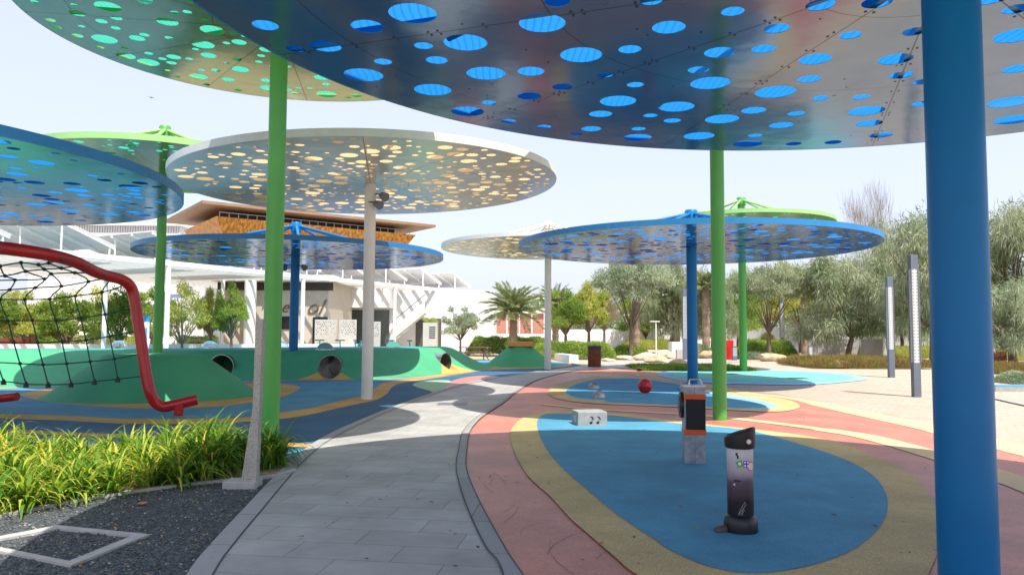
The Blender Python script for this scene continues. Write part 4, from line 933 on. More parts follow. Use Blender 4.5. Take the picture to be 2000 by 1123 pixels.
# white two-storey building with outside stair
r, w_, H = fbuild('white_building', 'white two-storey building with an outside stair under the pergola', 655, 965, 566, 56, 9, WALLW)
def bx_(u): return P(u, 650, 56).x-r.location.x
def bz(v): return P(800, v, 56).z
mb = MB(); mb.box(bx_(652), bx_(650)+.9, -1.2, -.5, 0, H); mb.build('round_pier', WHITE, r)
mb = MB(); mb.tube([(bx_(650), -3, 0), (bx_(650), -3, H)], .42, 28); mb.build('round_column', WHITE, r, True)
mb = MB(); mb.box(bx_(662), bx_(770), -2.4, -.01, bz(603), H-.02); mb.build('upper_volume', WALLW, r)
mb = MB(); mb.box(bx_(662), bx_(760), -.05, -.012, .3, bz(606)); mb.build('shopfront_glass', mat('shop_glass', (.10, .12, .11), .15), r)
mb = MB(); a, b = bx_(772), bx_(836)
mb.add([(a, -2.2, bz(665)), (b, -2.2, bz(612)), (b, -2.2, bz(590)), (a, -2.2, bz(645)), (a, -.5, bz(665)), (b, -.5, bz(612)), (b, -.5, bz(590)), (a, -.5, bz(645))], [(0, 1, 2, 3), (7, 6, 5, 4), (3, 2, 6, 7), (4, 5, 1, 0)]); mb.build('stair_flight', WALLW, r)
mb = MB(); mb.tube([(a, -2.25, bz(632)), (b, -2.25, bz(578))], .03, 6); mb.build('handrail', GREYM, r)
mb = MB(); mb.box(bx_(812), bx_(862), -.06, -.012, 0, bz(622)); mb.build('stair_opening_shade', mat('shadowed_opening', (.08, .08, .075), .6), r)  # flat dark panel: shade under the stair put into its colour
# patterned screens
SCR = mat('screen_beige', (.50, .45, .38), .6, var=.06)
for u0, u1, vt, yy, lab in ((615, 657, 624, 42, 'left pierced beige screen panel near the scooters'), (663, 696, 624, 41.5, 'middle pierced beige screen panel near the scooters'), (729, 743, 628, 42, 'narrow pierced beige screen right of the white pole')):
    a, b = P(u0, 650, yy), P(u1, 650, yy); H = P(u0, vt, yy).z; L = b.x-a.x; g_ = random.Random(int(u0)); holes = []
    for i in range(int(L/.13)):
        for j in range(7):
            if g_.random() < .62: holes.append((-L/2+.1+i*.13+(.06 if j % 2 else 0), H/2-.15-j*.11, .034))
    cu = bpy.data.curves.new('pierced_screen', 'CURVE'); cu.dimensions = '2D'; cu.fill_mode = 'BOTH'; cu.extrude = .03
    for pts in [[(-L/2, -H/2), (L/2, -H/2), (L/2, H/2), (-L/2, H/2)]]+[[(x+rr*math.cos(t*1.0472), y+rr*math.sin(t*1.0472)) for t in range(6)] for x, y, rr in holes if abs(x) < L/2-.05]:
        s = cu.splines.new('POLY'); s.points.add(len(pts)-1); s.use_cyclic_u = True
        for i, p in enumerate(pts): s.points[i].co = (p[0], p[1], 0, 1)
    o = bpy.data.objects.new('x', cu); COL.objects.link(o); dg = bpy.context.evaluated_depsgraph_get(); me = bpy.data.meshes.new_from_object(o.evaluated_get(dg)); bpy.data.objects.remove(o); me.materials.clear(); me.materials.append(SCR)
    q = link('pierced_screen', me, None, ((a.x+b.x)/2, yy, H/2)); q.rotation_euler = (math.pi/2, 0, 0); tag(q, lab, 'screen', 'pierced beige screens')
# tall planter pier
a, b = P(826, 650, 46), P(853, 650, 46); r = empty('planter_pier', ((a.x+b.x)/2, 46, 0), 'tall beige pier with leafy plant on top', 'planter'); L = (b.x-a.x)/2; Hh = P(840, 630, 46).z
mb = MB(); mb.box(-L, L, 0, 2*L, 0, Hh); mb.build('pier', WALLB, r)
mb = MB(); [mb.box(-L*.1, L*.8, -.02, -.003, Hh-.3-i*.13, Hh-.25-i*.13) for i in range(6)]; mb.build('grille', mat('dark_steel', (.04, .035, .035), .5), r)
pier_root, pier_h = r, Hh
# totem sign
g = P(284, 650, 36); r = empty('totem_sign', (g.x, 36, 0), 'slim white totem sign with blue header behind the red tube', 'sign')
mb = MB(); mb.box(-.17, .17, -.05, .05, 0, P(284, 616, 36).z-.3); mb.build('panel', WHITE, r)
mb = MB(); mb.box(-.18, .18, -.06, .06, P(284, 616, 36).z-.3, P(284, 616, 36).z); mb.build('header', mat('sign_blue', (.03, .25, .5), .4), r)
mb = MB(); mb.box(-.12, .12, -.056, -.0505, .9, 1.75); mb.build('map_panel', mat('map_blue', (.15, .3, .55), .4), r)
# small street sign on white pole
g = P(345, 578, 52); r = empty('wall_sign', (g.x, 52, g.z), 'small violet sign seen through the pale tree', 'sign')
mb = MB(); mb.box(-.5, .5, 0, .06, -.14, .14); mb.build('board', mat('sign_violet', (.22, .25, .5), .5), r)
mb = MB(); mb.tube([(0, .1, .1), (0, .1, -g.z)], .04, 8); mb.build('post', WHITE, r)
# coral building behind palms
r, w_, H = fbuild('coral_building', 'low building with coral wall behind the palm', 966, 1062, 612, 78, 8, mat('coral_wall', (.50, .22, .16), .7))
mb = MB(); mb.box(-w_-.5, w_+.5, -.3, 8, H, H+.5); mb.build('roof', WHITE, r)
mb = MB()
for i in range(5): xx = -w_+i*w_/2; mb.tube([(xx, -1.2, 0), (xx, -1.2, H)], .07, 8)
mb.build('colonnade', WHITE, r)
mb = MB(); mb.box(-w_-1, w_+1, -1.8, -1.6, 0, 1.5); mb.build('low_wall', WALLW, r)
# boundary walls
def wallq(u0, u1, v0, v1, y0, y1, lab, name='boundary_wall', m=WALLW, th=.25, cat='wall'):
    a, b = P(u0, 650, y0), P(u1, 650, y1); za, zb = P(u0, v0, y0).z, P(u1, v1, y1).z; mb = MB()
    a.z = 0; b.z = 0; t = (b-a).normalized()*th; q = Vector((-t.y, t.x, 0))
    mb.add([a, b, b+q, a+q, a+Vector((0, 0, za)), b+Vector((0, 0, zb)), b+q+Vector((0, 0, zb)), a+q+Vector((0, 0, za))], [(3, 2, 1, 0), (4, 5, 6, 7), (0, 1, 5, 4), (1, 2, 6, 5), (2, 3, 7, 6), (3, 0, 4, 7)])
    return tag(mb.build(name, m), lab, cat)
wallq(1040, 1420, 644, 641, 78, 82, 'long white boundary wall behind the trees at centre')
wallq(1425, 1900, 640, 643, 74, 58, 'white boundary wall behind the trees on the right')
wallq(1586, 1680, 662, 662, 50, 49.5, 'grey concrete planter wall behind the dry grasses', 'planter_wall', CONCL, .3)
wallq(1681, 1724, 662, 662, 49.5, 47, 'sunlit end of the low planter wall', 'planter_wall', CONCL, .3)
wallq(1035, 1082, 685, 686, 46, 45, 'low white seat wall behind the small cone mound', 'seat_wall', WALLW, .5)
wallq(1083, 1112, 690, 693, 44, 40, 'short white seat wall left of the litter bin', 'seat_wall', WALLW, .5)
wallq(-300, 700, 672, 672, 41, 41, 'low white seat wall behind the long green mound', 'seat_wall', WALLW, .4)
wallq(1312, 1350, 668, 668, 52, 52, 'low white planter block behind the light column', 'planter_wall', WALLW, 1.2)
# kerb step of grass bed far right, slatted fence
fr_ = empty('slatted_fence', P(1930, 650, 52), 'rusty and white vertical slat fence at the far right', 'fence'); fr_.location.z = 0
a, b = P(1905, 650, 52), P(2080, 650, 46); mb = MB(); mb2 = MB(); n = 62
for i in range(n):
    p = a.lerp(b, i/n); (mb if i % 3 else mb2).box(p.x-.035-fr_.location.x, p.x+.035-fr_.location.x, p.y-52-.03, p.y-52+.03, 0, 2.05)
mb.build('slats', RUST, fr_); mb2.build('white_slats', WHITE, fr_)
# blue bench top at far right
g = G(1975, 765); bb = empty('blue_platform', g, 'low concrete platform with blue top at the far right edge', 'platform')
mb = MB(); mb.box(-.45, 1.6, 0, .9, 0, .13); mb.build('concrete_base', CONC, bb)
mb = MB(); mb.box(-.35, 1.6, .08, .85, .13, .155); mb.build('blue_top', RB, bb)
band('far_right_kerb', spline([G(u, v) for u, v in ((1925, 775), (1960, 783), (2000, 792), (2100, 812))], False), .16, .03, CONC)
# yellow/red bits among shrubs
for u, v, y, m_, lab in ((1424, 672, 46, PRED, 'small red play panel left of the far green pole'), (1330, 690, 47, CONCL, 'pale seat cube beside the light column')):
    g = P(u, v, y); mb = MB(); mb.box(-.28, .28, 0, .3, 0, g.z+.25); o = mb.build('play_board' if m_ is PRED else 'seat_cube', m_, None, loc=(g.x, y, 0)); bevel(o, .03); tag(o, lab, 'panel' if m_ is PRED else 'seat')
# T shaped park lamps
for u, vt, vb, y, lab in ((1281, 628, 680, 58, 'white T-shaped park lamp among the bushes right of the acacia'), (434, 608, 672, 44, 'white T-shaped park lamp in front of the kiosk')):
    g = P(u, vt, y); r = empty('park_lamp', (g.x, y, 0), lab, 'lamp'); mb = MB(); mb.tube([(0, 0, 0), (0, 0, g.z)], .06, 8); mb.build('post', WHITE, r)
    mb = MB(); mb.box(-.6 if y < 50 else -.45, .75 if y < 50 else .3, -.12, .12, g.z-.03, g.z+.05); mb.build('lamp_head', WHITE, r)

# kick scooters
TEAL = mat('teal_paint', (.05, .32, .30), .4)
def scooter(u, y, lab, rz, src=[None]):
    g = P(u, 650, y)
    if src[0] is None:
        r = empty('kick_scooter', (g.x, y, 0), lab, 'scooter', 'parked kick scooters by the screens')
        mb = MB(); mb.box(-.45, .25, -.08, .08, .12, .17); mb.build('deck', BLACK, r)
        mb = MB(); mb.tube([(.30, 0, .2), (.42, 0, .2), (.30, 0, 1.15)], .045, 8); mb.build('stem', TEAL, r)
        mb = MB(); mb.tube([(.30, -.28, 1.15), (.30, .28, 1.15)], .03, 8); mb.build('handlebar', BLACK, r)
        for x in (.44, -.5): mb = MB(); mb.tube([(x, -.03, .13), (x, .03, .13)], .125, 16); mb.build('wheel', BLACK, r, True)
        src[0] = r
    else: r = clone(src[0]); r.location = (g.x, y, 0)
    r['label'] = lab; r.rotation_euler = (0, 0, rz)
for i, (u, rz, lab) in enumerate(((619, 1.3, 'leftmost parked scooter before the left screen'), (660, 1.4, 'second scooter, between the two screens'), (683, .5, 'third scooter, leaning before the middle screen'), (698, .9, 'fourth scooter, nearest left of the white pole'), (705, 1.0, 'fifth scooter, touching the white pole from the left'), (757, 1.2, 'scooter right of the narrow screen'), (790, .6, 'last scooter before the stair'))): scooter(u, 40, lab, rz)

# bird
g = P(295, 191, 30); mb = MB(); mb.add([(-.17, 0, .02), (0, .03, .035), (.17, 0, -.03), (.05, -.05, -.03), (0, -.07, .0), (-.05, -.04, 0), (0, .02, -.03)], [(0, 1, 5), (1, 2, 3), (1, 3, 4, 5), (5, 4, 6), (4, 3, 6)])
tag(mb.build('bird', BLACK, None, loc=g), 'small dark bird flying in the open sky', 'bird')

# ------------------------------------------------------------------ vegetation
def leaves(cent, dirs, L, W, mi, rng, wob=.5):
    """numpy: diamond shaped leaves; returns verts (N*4,3), mats"""
    n = len(cent); d = dirs/np.linalg.norm(dirs, axis=1, keepdims=True)
    u = rng.normal(size=(n, 3)); s = np.cross(d, u); s /= np.linalg.norm(s, axis=1, keepdims=True)+1e-9
    L = np.asarray(L).reshape(-1, 1)*np.ones((n, 1)); W = np.asarray(W).reshape(-1, 1)*np.ones((n, 1))
    v = np.stack([cent, cent+d*L*.5+s*W*.5, cent+d*L, cent+d*L*.5-s*W*.5], 1)
    return v
def leafmesh(name, V, mi, mats, extra=None):
    n = len(V); me = bpy.data.meshes.new(name); me.vertices.add(n*4); me.vertices.foreach_set('co', V.reshape(-1).astype(np.float32))
    me.loops.add(n*4); me.loops.foreach_set('vertex_index', np.arange(n*4, dtype=np.int32)); me.polygons.add(n)
    me.polygons.foreach_set('loop_start', np.arange(0, n*4, 4, dtype=np.int32)); me.polygons.foreach_set('loop_total', np.full(n, 4, np.int32))
    me.polygons.foreach_set('material_index', np.asarray(mi, np.int32))
    for m in mats: me.materials.append(m)
    me.update(calc_edges=True); me.validate(); return me
def crown(kind, seed, nl=16000):
    """unit-ish crown: x,y in [-1,1], z in [0,1]; trunk handled apart"""
    rng = np.random.default_rng(seed); B = []
    K = {'ghaf': 60, 'acacia': 34, 'bush': 30, 'loose': 40, 'bare': 50}[kind]
    for i in range(K):
        a = rng.random()*6.283; t = rng.random()
        if kind == 'acacia': r = math.sqrt(t)*.82; z = .62+.25*(1-r*r)+rng.normal()*.07; rad = .13+rng.random()*.13
        elif kind == 'ghaf': r = math.sqrt(t)*.80; z = (.02+rng.random()*.86)*(1-.35*r*r); rad = .11+rng.random()*.13
        elif kind == 'loose': r = math.sqrt(t)*.78; z = .15+rng.random()*.75*(1-.5*r*r); rad = .10+rng.random()*.11
        elif kind == 'bare': r = math.sqrt(t)*.62; z = .1+rng.random()*.85*(1-.5*r*r); rad = .12+rng.random()*.1
        else: r = math.sqrt(t)*.75; z = .1+rng.random()*.7*(1-.6*r*r); rad = .16+rng.random()*.14
        B.append((r*math.cos(a), r*math.sin(a), z, rad))
    B = np.array(B); w_ = B[:, 3]**2; w_ /= w_.sum(); idx = rng.choice(K, nl, p=w_)
    d = rng.normal(size=(nl, 3)); d /= np.linalg.norm(d, axis=1, keepdims=True); d[:, 2] = np.where(d[:, 2] < -.3, d[:, 2]*.5, d[:, 2])
    rr = rng.random(nl)**.45*(1+rng.normal(size=nl)*.16)
    c = B[idx, :3]+d*(B[idx, 3]*rr)[:, None]*np.array([1.1, 1.1, .62])
    dr = {'ghaf': (.55, -.65), 'acacia': (.9, .1), 'bush': (1, .25), 'loose': (.7, -.1), 'bare': (.35, 1.2)}[kind]
    dirs = d*dr[0]+rng.normal(size=(nl, 3))*.45+np.array([0, 0, dr[1]])
    Ls = {'ghaf': .085, 'acacia': .052, 'bush': .06, 'loose': .055, 'bare': .16}[kind]; Ws = {'ghaf': .011, 'acacia': .016, 'bush': .03, 'loose': .024, 'bare': .004}[kind]
    V = leaves(c, dirs, Ls*(.6+.8*rng.random(nl)), Ws*(.7+.6*rng.random(nl)), None, rng)
    tone = rng.random(K)[idx]*.55+rng.random(nl)*.45
    mi = np.where(tone < .36, 1, np.where(tone < .68, 0, 2))
    return V, mi, B
CR = {}
def getcrown(kind, pal, v, nl):
    k = (kind, pal, v)
    if k not in CR:
        V, mi, B = crown(kind, v*17+len(kind), nl); CR[k] = (leafmesh('crown', V, mi, [LF[pal+'_a'], LF[pal+'_b'], LF[pal+'_c']]), B)
    return CR[k]
def tree(x, y, H, W, kind, pal, var, label, th=.28, rz=0, nl=15000, grp='trees round the plaza', name='tree', bark=None, tr=.16, lean=0, low=0):
    r = empty(name, (x, y, 0), label, 'tree', grp, rz); me, B = getcrown(kind, pal, var, nl)
    zc = H*th; hc = H-zc
    o = link('crown', me, r, (0, 0, zc-low)); o.scale = (W/2, W/2, hc+low)
    mb = MB(); rn = random.Random(int(x*10)+var); fork = Vector((lean, 0, zc*.9))
    mb.tube([(0, 0, -.05), (lean*.3, .02, zc*.4), fork], [tr*1.05, tr*.85, tr*.7], 9)
    for i in range(0, len(B), 2):
        b = Vector((B[i][0]*W/2, B[i][1]*W/2, zc-low+B[i][2]*(hc+low)));
        mid = fork.lerp(b, .5)+Vector((rn.uniform(-.2, .2), rn.uniform(-.2, .2), hc*.06)); mb.tube([fork, mid, b], [tr*.33, tr*.17, tr*.05], 5, cap=False)
    mb.build('trunk', bark or BARK, r, True); return r
def treepx(u, y, vt, wpx, kind, pal, var, label, **k):
    g = P(u, vt, y); return tree(g.x, y, g.z, wpx/FPX*y, kind, pal, var, label, **k)
treepx(1232, 48, 508, 170, 'acacia', 'olive', 1, 'grey-green acacia with spreading crown left of the blue pole', th=.30, nl=22000, low=.6)
treepx(1150, 62, 548, 110, 'loose', 'yellow', 1, 'pale yellow-green tree behind the white pole', th=.3)
treepx(1105, 58, 560, 90, 'loose', 'green', 2, 'loose green tree just right of the white pole', th=.3)
treepx(1180, 75, 555, 90, 'bare', 'dry', 3, 'almost bare twiggy tree behind the acacia', th=.3, nl=9000)
treepx(1310, 60, 480, 150, 'ghaf', 'ghaf', 1, 'tall weeping ghaf behind the light column and blue pole', th=.18, rz=1)
treepx(1390, 56, 500, 130, 'ghaf', 'ghaf', 2, 'weeping ghaf between the blue and the green poles', th=.2, rz=2)
treepx(1440, 60, 505, 120, 'ghaf', 'green', 2, 'drooping green tree between the two green poles', th=.28, rz=.6)
treepx(1500, 47, 530, 150, 'acacia', 'ghaf', 2, 'dark spreading acacia right of the far green pole', th=.32, nl=22000, rz=.5, low=.5)
treepx(1560, 66, 500, 180, 'loose', 'yellow', 2, 'yellowish tree behind the slim light column', th=.25, rz=2)
treepx(1650, 46, 462, 225, 'ghaf', 'ghaf', 3, 'big weeping grey-green ghaf left of the second light column', th=.20, nl=26000, tr=.2, lean=.3)
treepx(1700, 66, 370, 170, 'bare', 'dry', 1, 'tall bare-twigged tree rising above the blue canopy edge', th=.3, nl=2500)
treepx(1755, 56, 405, 190, 'ghaf', 'ghaf', 2, 'pale weeping tree behind the two light columns', th=.14, nl=26000, rz=3)
treepx(1815, 40, 390, 240, 'ghaf', 'ghaf', 1, 'large dark ghaf directly behind the thick blue pole', th=.22, nl=26000, rz=2.2, tr=.24)
treepx(1800, 66, 585, 90, 'bush', 'yellow', 2, 'small bright green tree behind the tall light column', th=.3)
treepx(1965, 43, 350, 230, 'ghaf', 'ghaf', 3, 'tall green tree at the right edge of the picture', th=.26, nl=26000, rz=1.1, tr=.22)
treepx(1975, 38, 520, 190, 'ghaf', 'olive', 3, 'lower grey weeping tree at right edge', th=.2, nl=18000, rz=.5)
treepx(1600, 72, 480, 150, 'ghaf', 'green', 3, 'dark tree in the back row behind the big ghaf', th=.25, rz=1)
treepx(1355, 75, 530, 110, 'loose', 'green', 3, 'dense green tree in the back row behind the blue pole', th=.2)
treepx(1260, 78, 560, 120, 'loose', 'green', 1, 'green tree in the back row behind the acacia', th=.2, rz=2)
treepx(900, 50, 592, 85, 'loose', 'olive', 2, 'small grey-green tree in front of the pergola end', th=.33, nl=9000, tr=.09)
treepx(360, 39, 545, 130, 'loose', 'yellow', 3, 'loose yellow-green tree left of the kiosk', th=.22, nl=6000, tr=.1)
treepx(455, 40, 552, 80, 'loose', 'green', 3, 'sparse leafy tree before the kiosk wall', th=.3, nl=2600, tr=.1)
treepx(415, 44, 560, 70, 'loose', 'yellow', 1, 'thin tree between the white lamp and the kiosk', th=.3, nl=5000)
treepx(235, 41, 552, 130, 'bush', 'green', 1, 'dark green tree behind the bend of the red tube', th=.22, nl=8000)
treepx(135, 44, 570, 150, 'loose', 'green', 1, 'bright leafy tree behind the rope net', th=.2, nl=8000)
treepx(55, 48, 560, 140, 'loose', 'yellow', 2, 'yellow-green tree behind the left part of the net', th=.2, nl=7000, rz=1)
treepx(-40, 46, 555, 160, 'loose', 'green', 2, 'green tree cut by the left edge of the picture', th=.2, nl=12000, rz=1)
treepx(300, 58, 560, 120, 'loose', 'green', 3, 'green tree behind the back green canopy pole', th=.2, rz=1)
treepx(185, 60, 555, 140, 'loose', 'yellow', 3, 'pale tree behind the pergola column and net', th=.2, rz=2)

def palm(u, y, vt, wpx, label, seed, nf=46, vtr=None):
    g = P(u, vt, y); H = g.z; rad = wpx/FPX*y/2; r = empty('date_palm', (g.x, y, 0), label, 'palm tree', 'date palms'); rng = np.random.default_rng(seed)
    ht = P(u, vtr, y).z; mb = MB(); k = 14
    mb.tube([(0, 0, ht*i/k) for i in range(k+1)], [.27+(.04 if i % 2 else 0)-.05*i/k for i in range(k+1)], 14); mb.build('trunk', BARK2, r)
    C = []; D = []; Ls = []; rach = MB()
    for i in range(nf):
        a = i*2.39996+rng.random()*.3; el = R(82-(i/nf)*88+rng.normal()*5); L = rad*1.15*(.85+.3*rng.random()); p = Vector((0, 0, ht)); pts = [p.copy()]; m = 9
        for j in range(m):
            e = el-(j/m)**1.4*R(52); p = p+Vector((math.cos(a)*math.cos(e), math.sin(a)*math.cos(e), math.sin(e)))*(L/m); pts.append(p.copy())
        rach.tube(pts, [.035*(1-.85*j/m) for j in range(m+1)], 4, cap=False)
        for j in range(1, m*7):
            t = j/(m*7)*m; q = pts[int(t)].lerp(pts[int(t)+1], t-int(t))
            if t < 1.6: continue
            ax = (pts[int(t)+1]-pts[int(t)]).normalized(); sd = Vector((-math.sin(a), math.cos(a), 0))
            for s in (-1, 1):
                C.append(q); D.append(ax*.75+sd*s*.8+Vector((0, 0, .22+rng.normal()*.12))); Ls.append(.5*(1-.45*abs(t/m-.45)))
    C = np.array([tuple(c) for c in C]); D = np.array([tuple(c) for c in D]); V = leaves(C, D, np.array(Ls), .04, None, rng)
    link('crown', leafmesh('crown', V, rng.choice([0, 1, 2], len(C), p=[.45, .35, .2]), [LF['palm_a'], LF['palm_b'], LF['palm_c']]), r)
    rach.build('frond_stalks', mat('frond_stalk', (.30, .27, .12), .6), r)
palm(1003, 50, 530, 112, 'bushy date palm in front of the coral building', 1, 60, 612)
palm(1085, 62, 545, 80, 'date palm half hidden behind the far white pole', 2, 46, 600)
for u, y, vb, lab in ((1243, 56, 560, 'palm behind the acacia trunk'), (1378, 54, 545, 'palm with a pale trunk between the blue and green poles'), (1320, 60, 560, 'palm just left of the light column by the blue pole'), (1570, 60, 560, 'palm behind the dark acacia'), (1623, 62, 560, 'palm behind the concrete planter wall')):
    palm(u, y, vb-15, 70, lab, int(u), 26, vb+20)

# hedges and shrubs
def shrub(name, x0, x1, y0, y1, h, pal, n, label, cat='hedge', seed=1, L=.09, W=.035, kind=None, bumpy=.25, spike=0):
    rng = np.random.default_rng(seed); c = np.empty((n, 3)); c[:, 0] = rng.uniform(x0, x1, n); c[:, 1] = rng.uniform(y0, y1, n)
    hh = h*(1-bumpy*.5+bumpy*.5*np.sin(c[:, 0]*2.3+seed)*np.cos(c[:, 1]*1.9)+rng.normal(size=n)*.03)
    ex = np.minimum(1, np.minimum(c[:, 0]-x0, x1-c[:, 0])/.5); ey = np.minimum(1, np.minimum(c[:, 1]-y0, y1-c[:, 1])/.4); hh = hh*np.sqrt(np.clip(ex, 0.02, 1))*np.sqrt(np.clip(ey, .05, 1))
    c[:, 2] = hh*(1-rng.random(n)**2.2*.9)
    d = rng.normal(size=(n, 3)); d[:, 2] = np.abs(d[:, 2])+spike
    if spike: c[:, 2] = hh*rng.random(n)*.5
    V = leaves(c, d, L*(.6+.8*rng.random(n)), W, None, rng)
    tone = rng.random(n)*.5+.25+.25*np.sin(c[:, 0]*3+c[:, 1]*2); me = leafmesh(name, V, np.where(tone < .35, 1, np.where(tone < .68, 0, 2)), [LF[pal+'_a'], LF[pal+'_b'], LF[pal+'_c']])
    o = link(name, me, None); return tag(o, label, cat, None, kind)
def shrubpx(u0, u1, v, vt, dep, pal, n, label, **k):
    a, b = G(u0, v), G(u1, v); y = (a.y+b.y)/2; h = EYE-(vt-650-.0052*((u0+u1)/2-1000))/FPX*(y+dep*.3); return shrub(k.pop('name', 'hedge'), P(u0, 650, y).x, P(u1, 650, y).x, y, y+dep, max(.15, h), pal, n, label, **k)
shrubpx(912, 1078, 696, 658, 3, 'green', 24000, 'clipped pale green hedge behind the cone mound', seed=1, L=.12, W=.045)
shrubpx(1040, 1205, 703, 668, 4, 'green', 26000, 'long green hedge behind the litter bin', seed=2, L=.12, W=.045)
shrubpx(1200, 1272, 700, 676, 3, 'green', 12000, 'dark low hedge under the acacia', seed=3, L=.12, W=.045)
shrubpx(1460, 1562, 700, 664, 3, 'green', 18000, 'rounded green hedge around the slim light column', seed=4, L=.12, W=.045)
shrubpx(1350, 1400, 700, 672, 3, 'ghaf', 8000, 'grey shrubs between the blue and green poles', seed=5, L=.12, W=.03, cat='shrub', name='shrub')
shrubpx(1455, 1530, 703, 688, 2, 'olive', 9000, 'low silvery ground shrubs right of far green pole', seed=6, L=.12, W=.03, cat='shrub', name='shrub')
shrubpx(1488, 1525, 688, 648, 2, 'yellow', 6000, 'bright green round bush behind the hedge', seed=7, L=.12, W=.05, cat='shrub', name='shrub')
shrubpx(1250, 1480, 725, 712, 4, 'green', 26000, 'dark green ground cover strip behind the far pad', seed=8, L=.14, W=.03, cat='ground cover', name='ground_cover', kind='stuff', spike=.6)
shrubpx(1590, 1832, 721, 688, 5, 'rust', 42000, 'dry orange-green ornamental grasses along the beige paving', seed=9, L=.30, W=.018, cat='grass', name='ornamental_grass', kind='stuff', spike=1.6, bumpy=.5)
shrubpx(1725, 1900, 700, 668, 5, 'yellow', 26000, 'tall yellow-green grasses behind the light columns', seed=10, L=.4, W=.02, cat='grass', name='ornamental_grass', kind='stuff', spike=1.6)
shrubpx(1950, 2080, 732, 700, 3, 'rust', 16000, 'dry grasses at the right edge beside the rusty planter', seed=11, L=.25, W=.018, cat='grass', name='ornamental_grass', kind='stuff', spike=1.4)
shrubpx(1930, 2080, 705, 672, 4, 'yellow', 14000, 'pale grasses below the slatted fence', seed=12, L=.3, W=.02, cat='grass', name='ornamental_grass', kind='stuff', spike=1.4)
shrubpx(1985, 2060, 752, 722, 1.6, 'olive', 9000, 'small grey shrub above the blue platform', seed=13, L=.06, W=.02, cat='shrub', name='shrub')
shrubpx(1230, 1330, 683, 650, 6, 'yellow', 20000, 'sunny green grasses behind the acacia', seed=14, L=.4, W=.02, cat='grass', name='ornamental_grass', kind='stuff', spike=1.5)
shrubpx(-20, 78, 690, 596, 3, 'green', 22000, 'dense bright green bush behind the net at far left', seed=15, L=.14, W=.07, cat='shrub', name='shrub')
shrubpx(-60, 260, 684, 655, 3, 'yellow', 22000, 'low hedge behind the picnic tables at left', seed=16, L=.14, W=.05)
shrubpx(330, 440, 682, 655, 2, 'green', 9000, 'low hedge under the yellow-green tree', seed=17, L=.12, W=.05)
shrubpx(775, 870, 681, 655, 2, 'yellow', 8000, 'low plants in front of the white stair', seed=18, L=.14, W=.05)
shrubpx(240, 275, 684, 650, 1.5, 'yellow', 4000, 'small bright bush right of the pergola column behind the net', seed=19, cat='shrub', name='shrub')
g = P(998, 660, 47); tree(g.x, 47, P(998, 652, 47).z, .75, 'bush', 'green', 3, 'small round clipped shrub below the palm', th=.1, nl=5000, tr=.04, name='round_shrub')
me, B = getcrown('bush', 'yellow', 3, 5000); o = link('plant', me, pier_root, (0, .4, pier_h-.05)); o.scale = (.55, .5, .5)
# pinkish bare bushes
shrubpx(352, 398, 681, 655, 1, 'dry', 4000, 'dry reddish bush before the picnic tables', seed=21, L=.3, W=.014, cat='shrub', name='shrub', spike=.8)
shrubpx(750, 800, 683, 664, 1, 'dry', 4000, 'dry reddish bush before the scooters', seed=22, L=.3, W=.014, cat='shrub', name='shrub', spike=.8)
# far wood behind everything
far = shrub('distant_trees', -120, 160, 112, 130, 7.2, 'olive', 60000, 'hazy line of far trees behind the boundary wall', 'trees', seed=30, L=.9, W=.5, kind='stuff', bumpy=.5)

# strap-leaf plants in the bed
def blade_clump(mb, x, y, n, L0, rn, pal_w):
    for _ in range(n):
        a = rn.random()*6.283; L = L0*rn.uniform(.5, 1.3); wd = rn.uniform(.009, .018); up_ = rn.uniform(.75, 1.5); bx, by = x+rn.uniform(-.05, .05), y+rn.uniform(-.05, .05)
        p = Vector((bx, by, .01)); e = up_; k = 6; da = rn.uniform(-.25, .25); vs = []
        for j in range(k+1):
            t = j/k; w2 = wd*(1-.0*t)*(1 if t < .5 else (1-(t-.5)*1.9)); s = Vector((-math.sin(a), math.cos(a), 0))*max(w2, .001)
            vs += [p-s, p+s]; e -= (.28+.32*(1.4-up_))*(.5+t); p = p+Vector((math.cos(a)*math.cos(e+.28), math.sin(a)*math.cos(e+.28), math.sin(e+.28)))*(L/k); a += da/k
            if p.z < .02: p.z = .02
        mb.add(vs, [(2*j, 2*j+1, 2*j+3, 2*j+2) for j in range(k)], rn.choices((0, 1, 2, 3), pal_w)[0])
SM = [LF['strap_a'], LF['strap_b'], LF['strap_c'], LF['strap_d']]
rn = random.Random(2); mb = MB(); pts = []
t = 0
while t < 105:
    x = rn.uniform(-7.5, -3.3); y = rn.uniform(5.6, 9.3)
    if not inpoly(x, y, SOILP) or x < -.72*y-1.2: continue
    e = offs([Vector((x, y, 0)), Vector((x, y+1, 0))], 0, 0)[0]
    if any((x-a)**2+(y-b)**2 < .05 for a, b in pts): continue
    pts.append((x, y)); t += 1
    blade_clump(mb, x, y, 78, .54+.12*math.sin(x*2.1+y), rn, (4.5, 2, 5, .4))
    if t >= 105 or len(pts) > 400: break
tag(mb.build('border_grass', SM), 'mass of yellow-green strap-leaf grass edging the gravel', 'grass', kind='stuff')
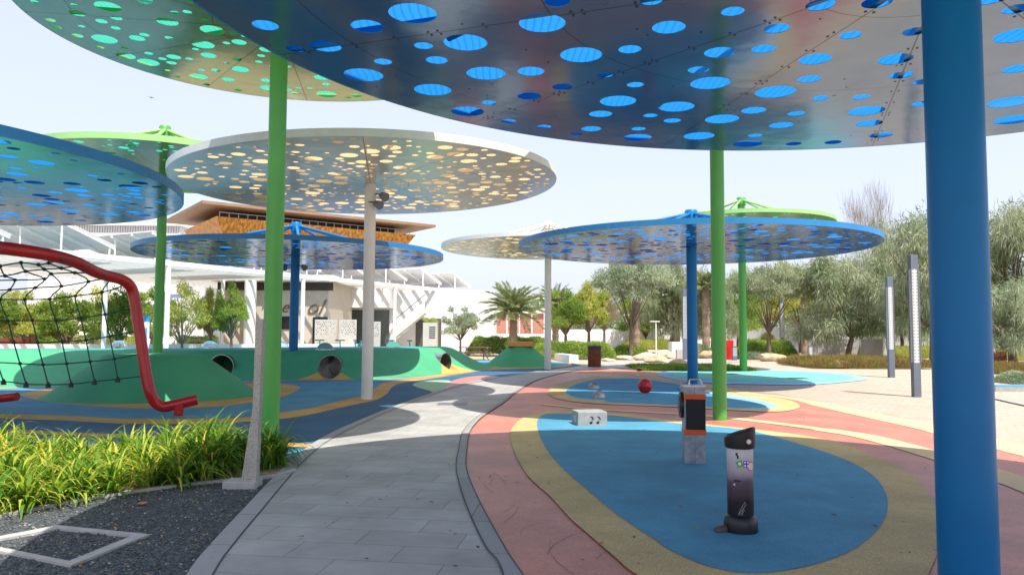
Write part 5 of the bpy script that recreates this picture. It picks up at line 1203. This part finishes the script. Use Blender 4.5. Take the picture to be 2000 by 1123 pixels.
for x, y, n_, L0, lab in ((-2.98, 8.9, 340, .55, 'dark green strap-leaf clump at the right end of the bed'), (-3.45, 8.85, 340, .60, 'dark strap-leaf clump left of the light fin'), (-3.4, 8.25, 240, .54, 'low strap-leaf clump in front, near the edging')):
    mb = MB()
    for _ in range(max(4, n_//45)): blade_clump(mb, x+rn.uniform(-.2, .2), y+rn.uniform(-.2, .2), 60, L0, rn, (5, 5, .9, .3))
    tag(mb.build('strap_leaf_plant', SM), lab, 'plant', 'strap-leaf clumps')

# fallen leaves and bits on the pads and the path
rn = random.Random(12); mb = MB()
for _ in range(150):
    u, v = rn.uniform(560, 2000), 1123-360*rn.random()**.6; g = G(u, v)
    if g.y > 22: continue
    s_ = rn.uniform(.008, .028); a = rn.random()*6.28; z = .034
    pts = [(s_*1.4, 0, .0), (.3*s_, .6*s_, .006), (-s_, .25*s_, .002), (-.9*s_, -.35*s_, .008), (.2*s_, -.6*s_, .002)]
    mb.add([(g.x+p[0]*math.cos(a)-p[1]*math.sin(a), g.y+p[0]*math.sin(a)+p[1]*math.cos(a), z+p[2]) for p in pts], [(0, 1, 2, 3, 4)], rn.randrange(3))
tag(mb.build('fallen_leaves', [mat('leaf_litter_a', (.22, .12, .05), .8), mat('leaf_litter_b', (.10, .07, .04), .8), mat('leaf_litter_c', (.35, .25, .10), .8)]), 'small dry fallen leaves scattered on the pads and path', 'leaves', kind='stuff')

# faint scuffs worn into the sealed coral floor, and seams between rubber pours
rn = random.Random(31); mb = MB()
for _ in range(13):
    u, v = rn.choice(((925, 930), (940, 890), (1000, 1010), (1040, 1060), (1080, 1080), (980, 960), (1150, 1110), (1020, 860), (960, 1010))); g = G(u+rn.uniform(-30, 30), v+rn.uniform(-25, 25)); L = rn.uniform(.25, .9); a0 = rn.uniform(.9, 2.6); cv = rn.uniform(-1.2, 1.2); pts = []
    a = a0; p = g.copy()
    for k in range(9): pts.append(p.copy()); p = p+Vector((math.cos(a), math.sin(a), 0))*L/8; a += cv/8
    n = len(pts); A = offs(pts, .0025, .0062); B = offs(pts, -.0025, .0062)
    if not all(True for q in pts): continue
    mb.add(A+B, [(i+n, i+n+1, i+1, i) for i in range(n-1)], 0)
tag(mb.build('scuff_marks', mat('scuff', (.40, .14, .105), .6)), kind='structure')
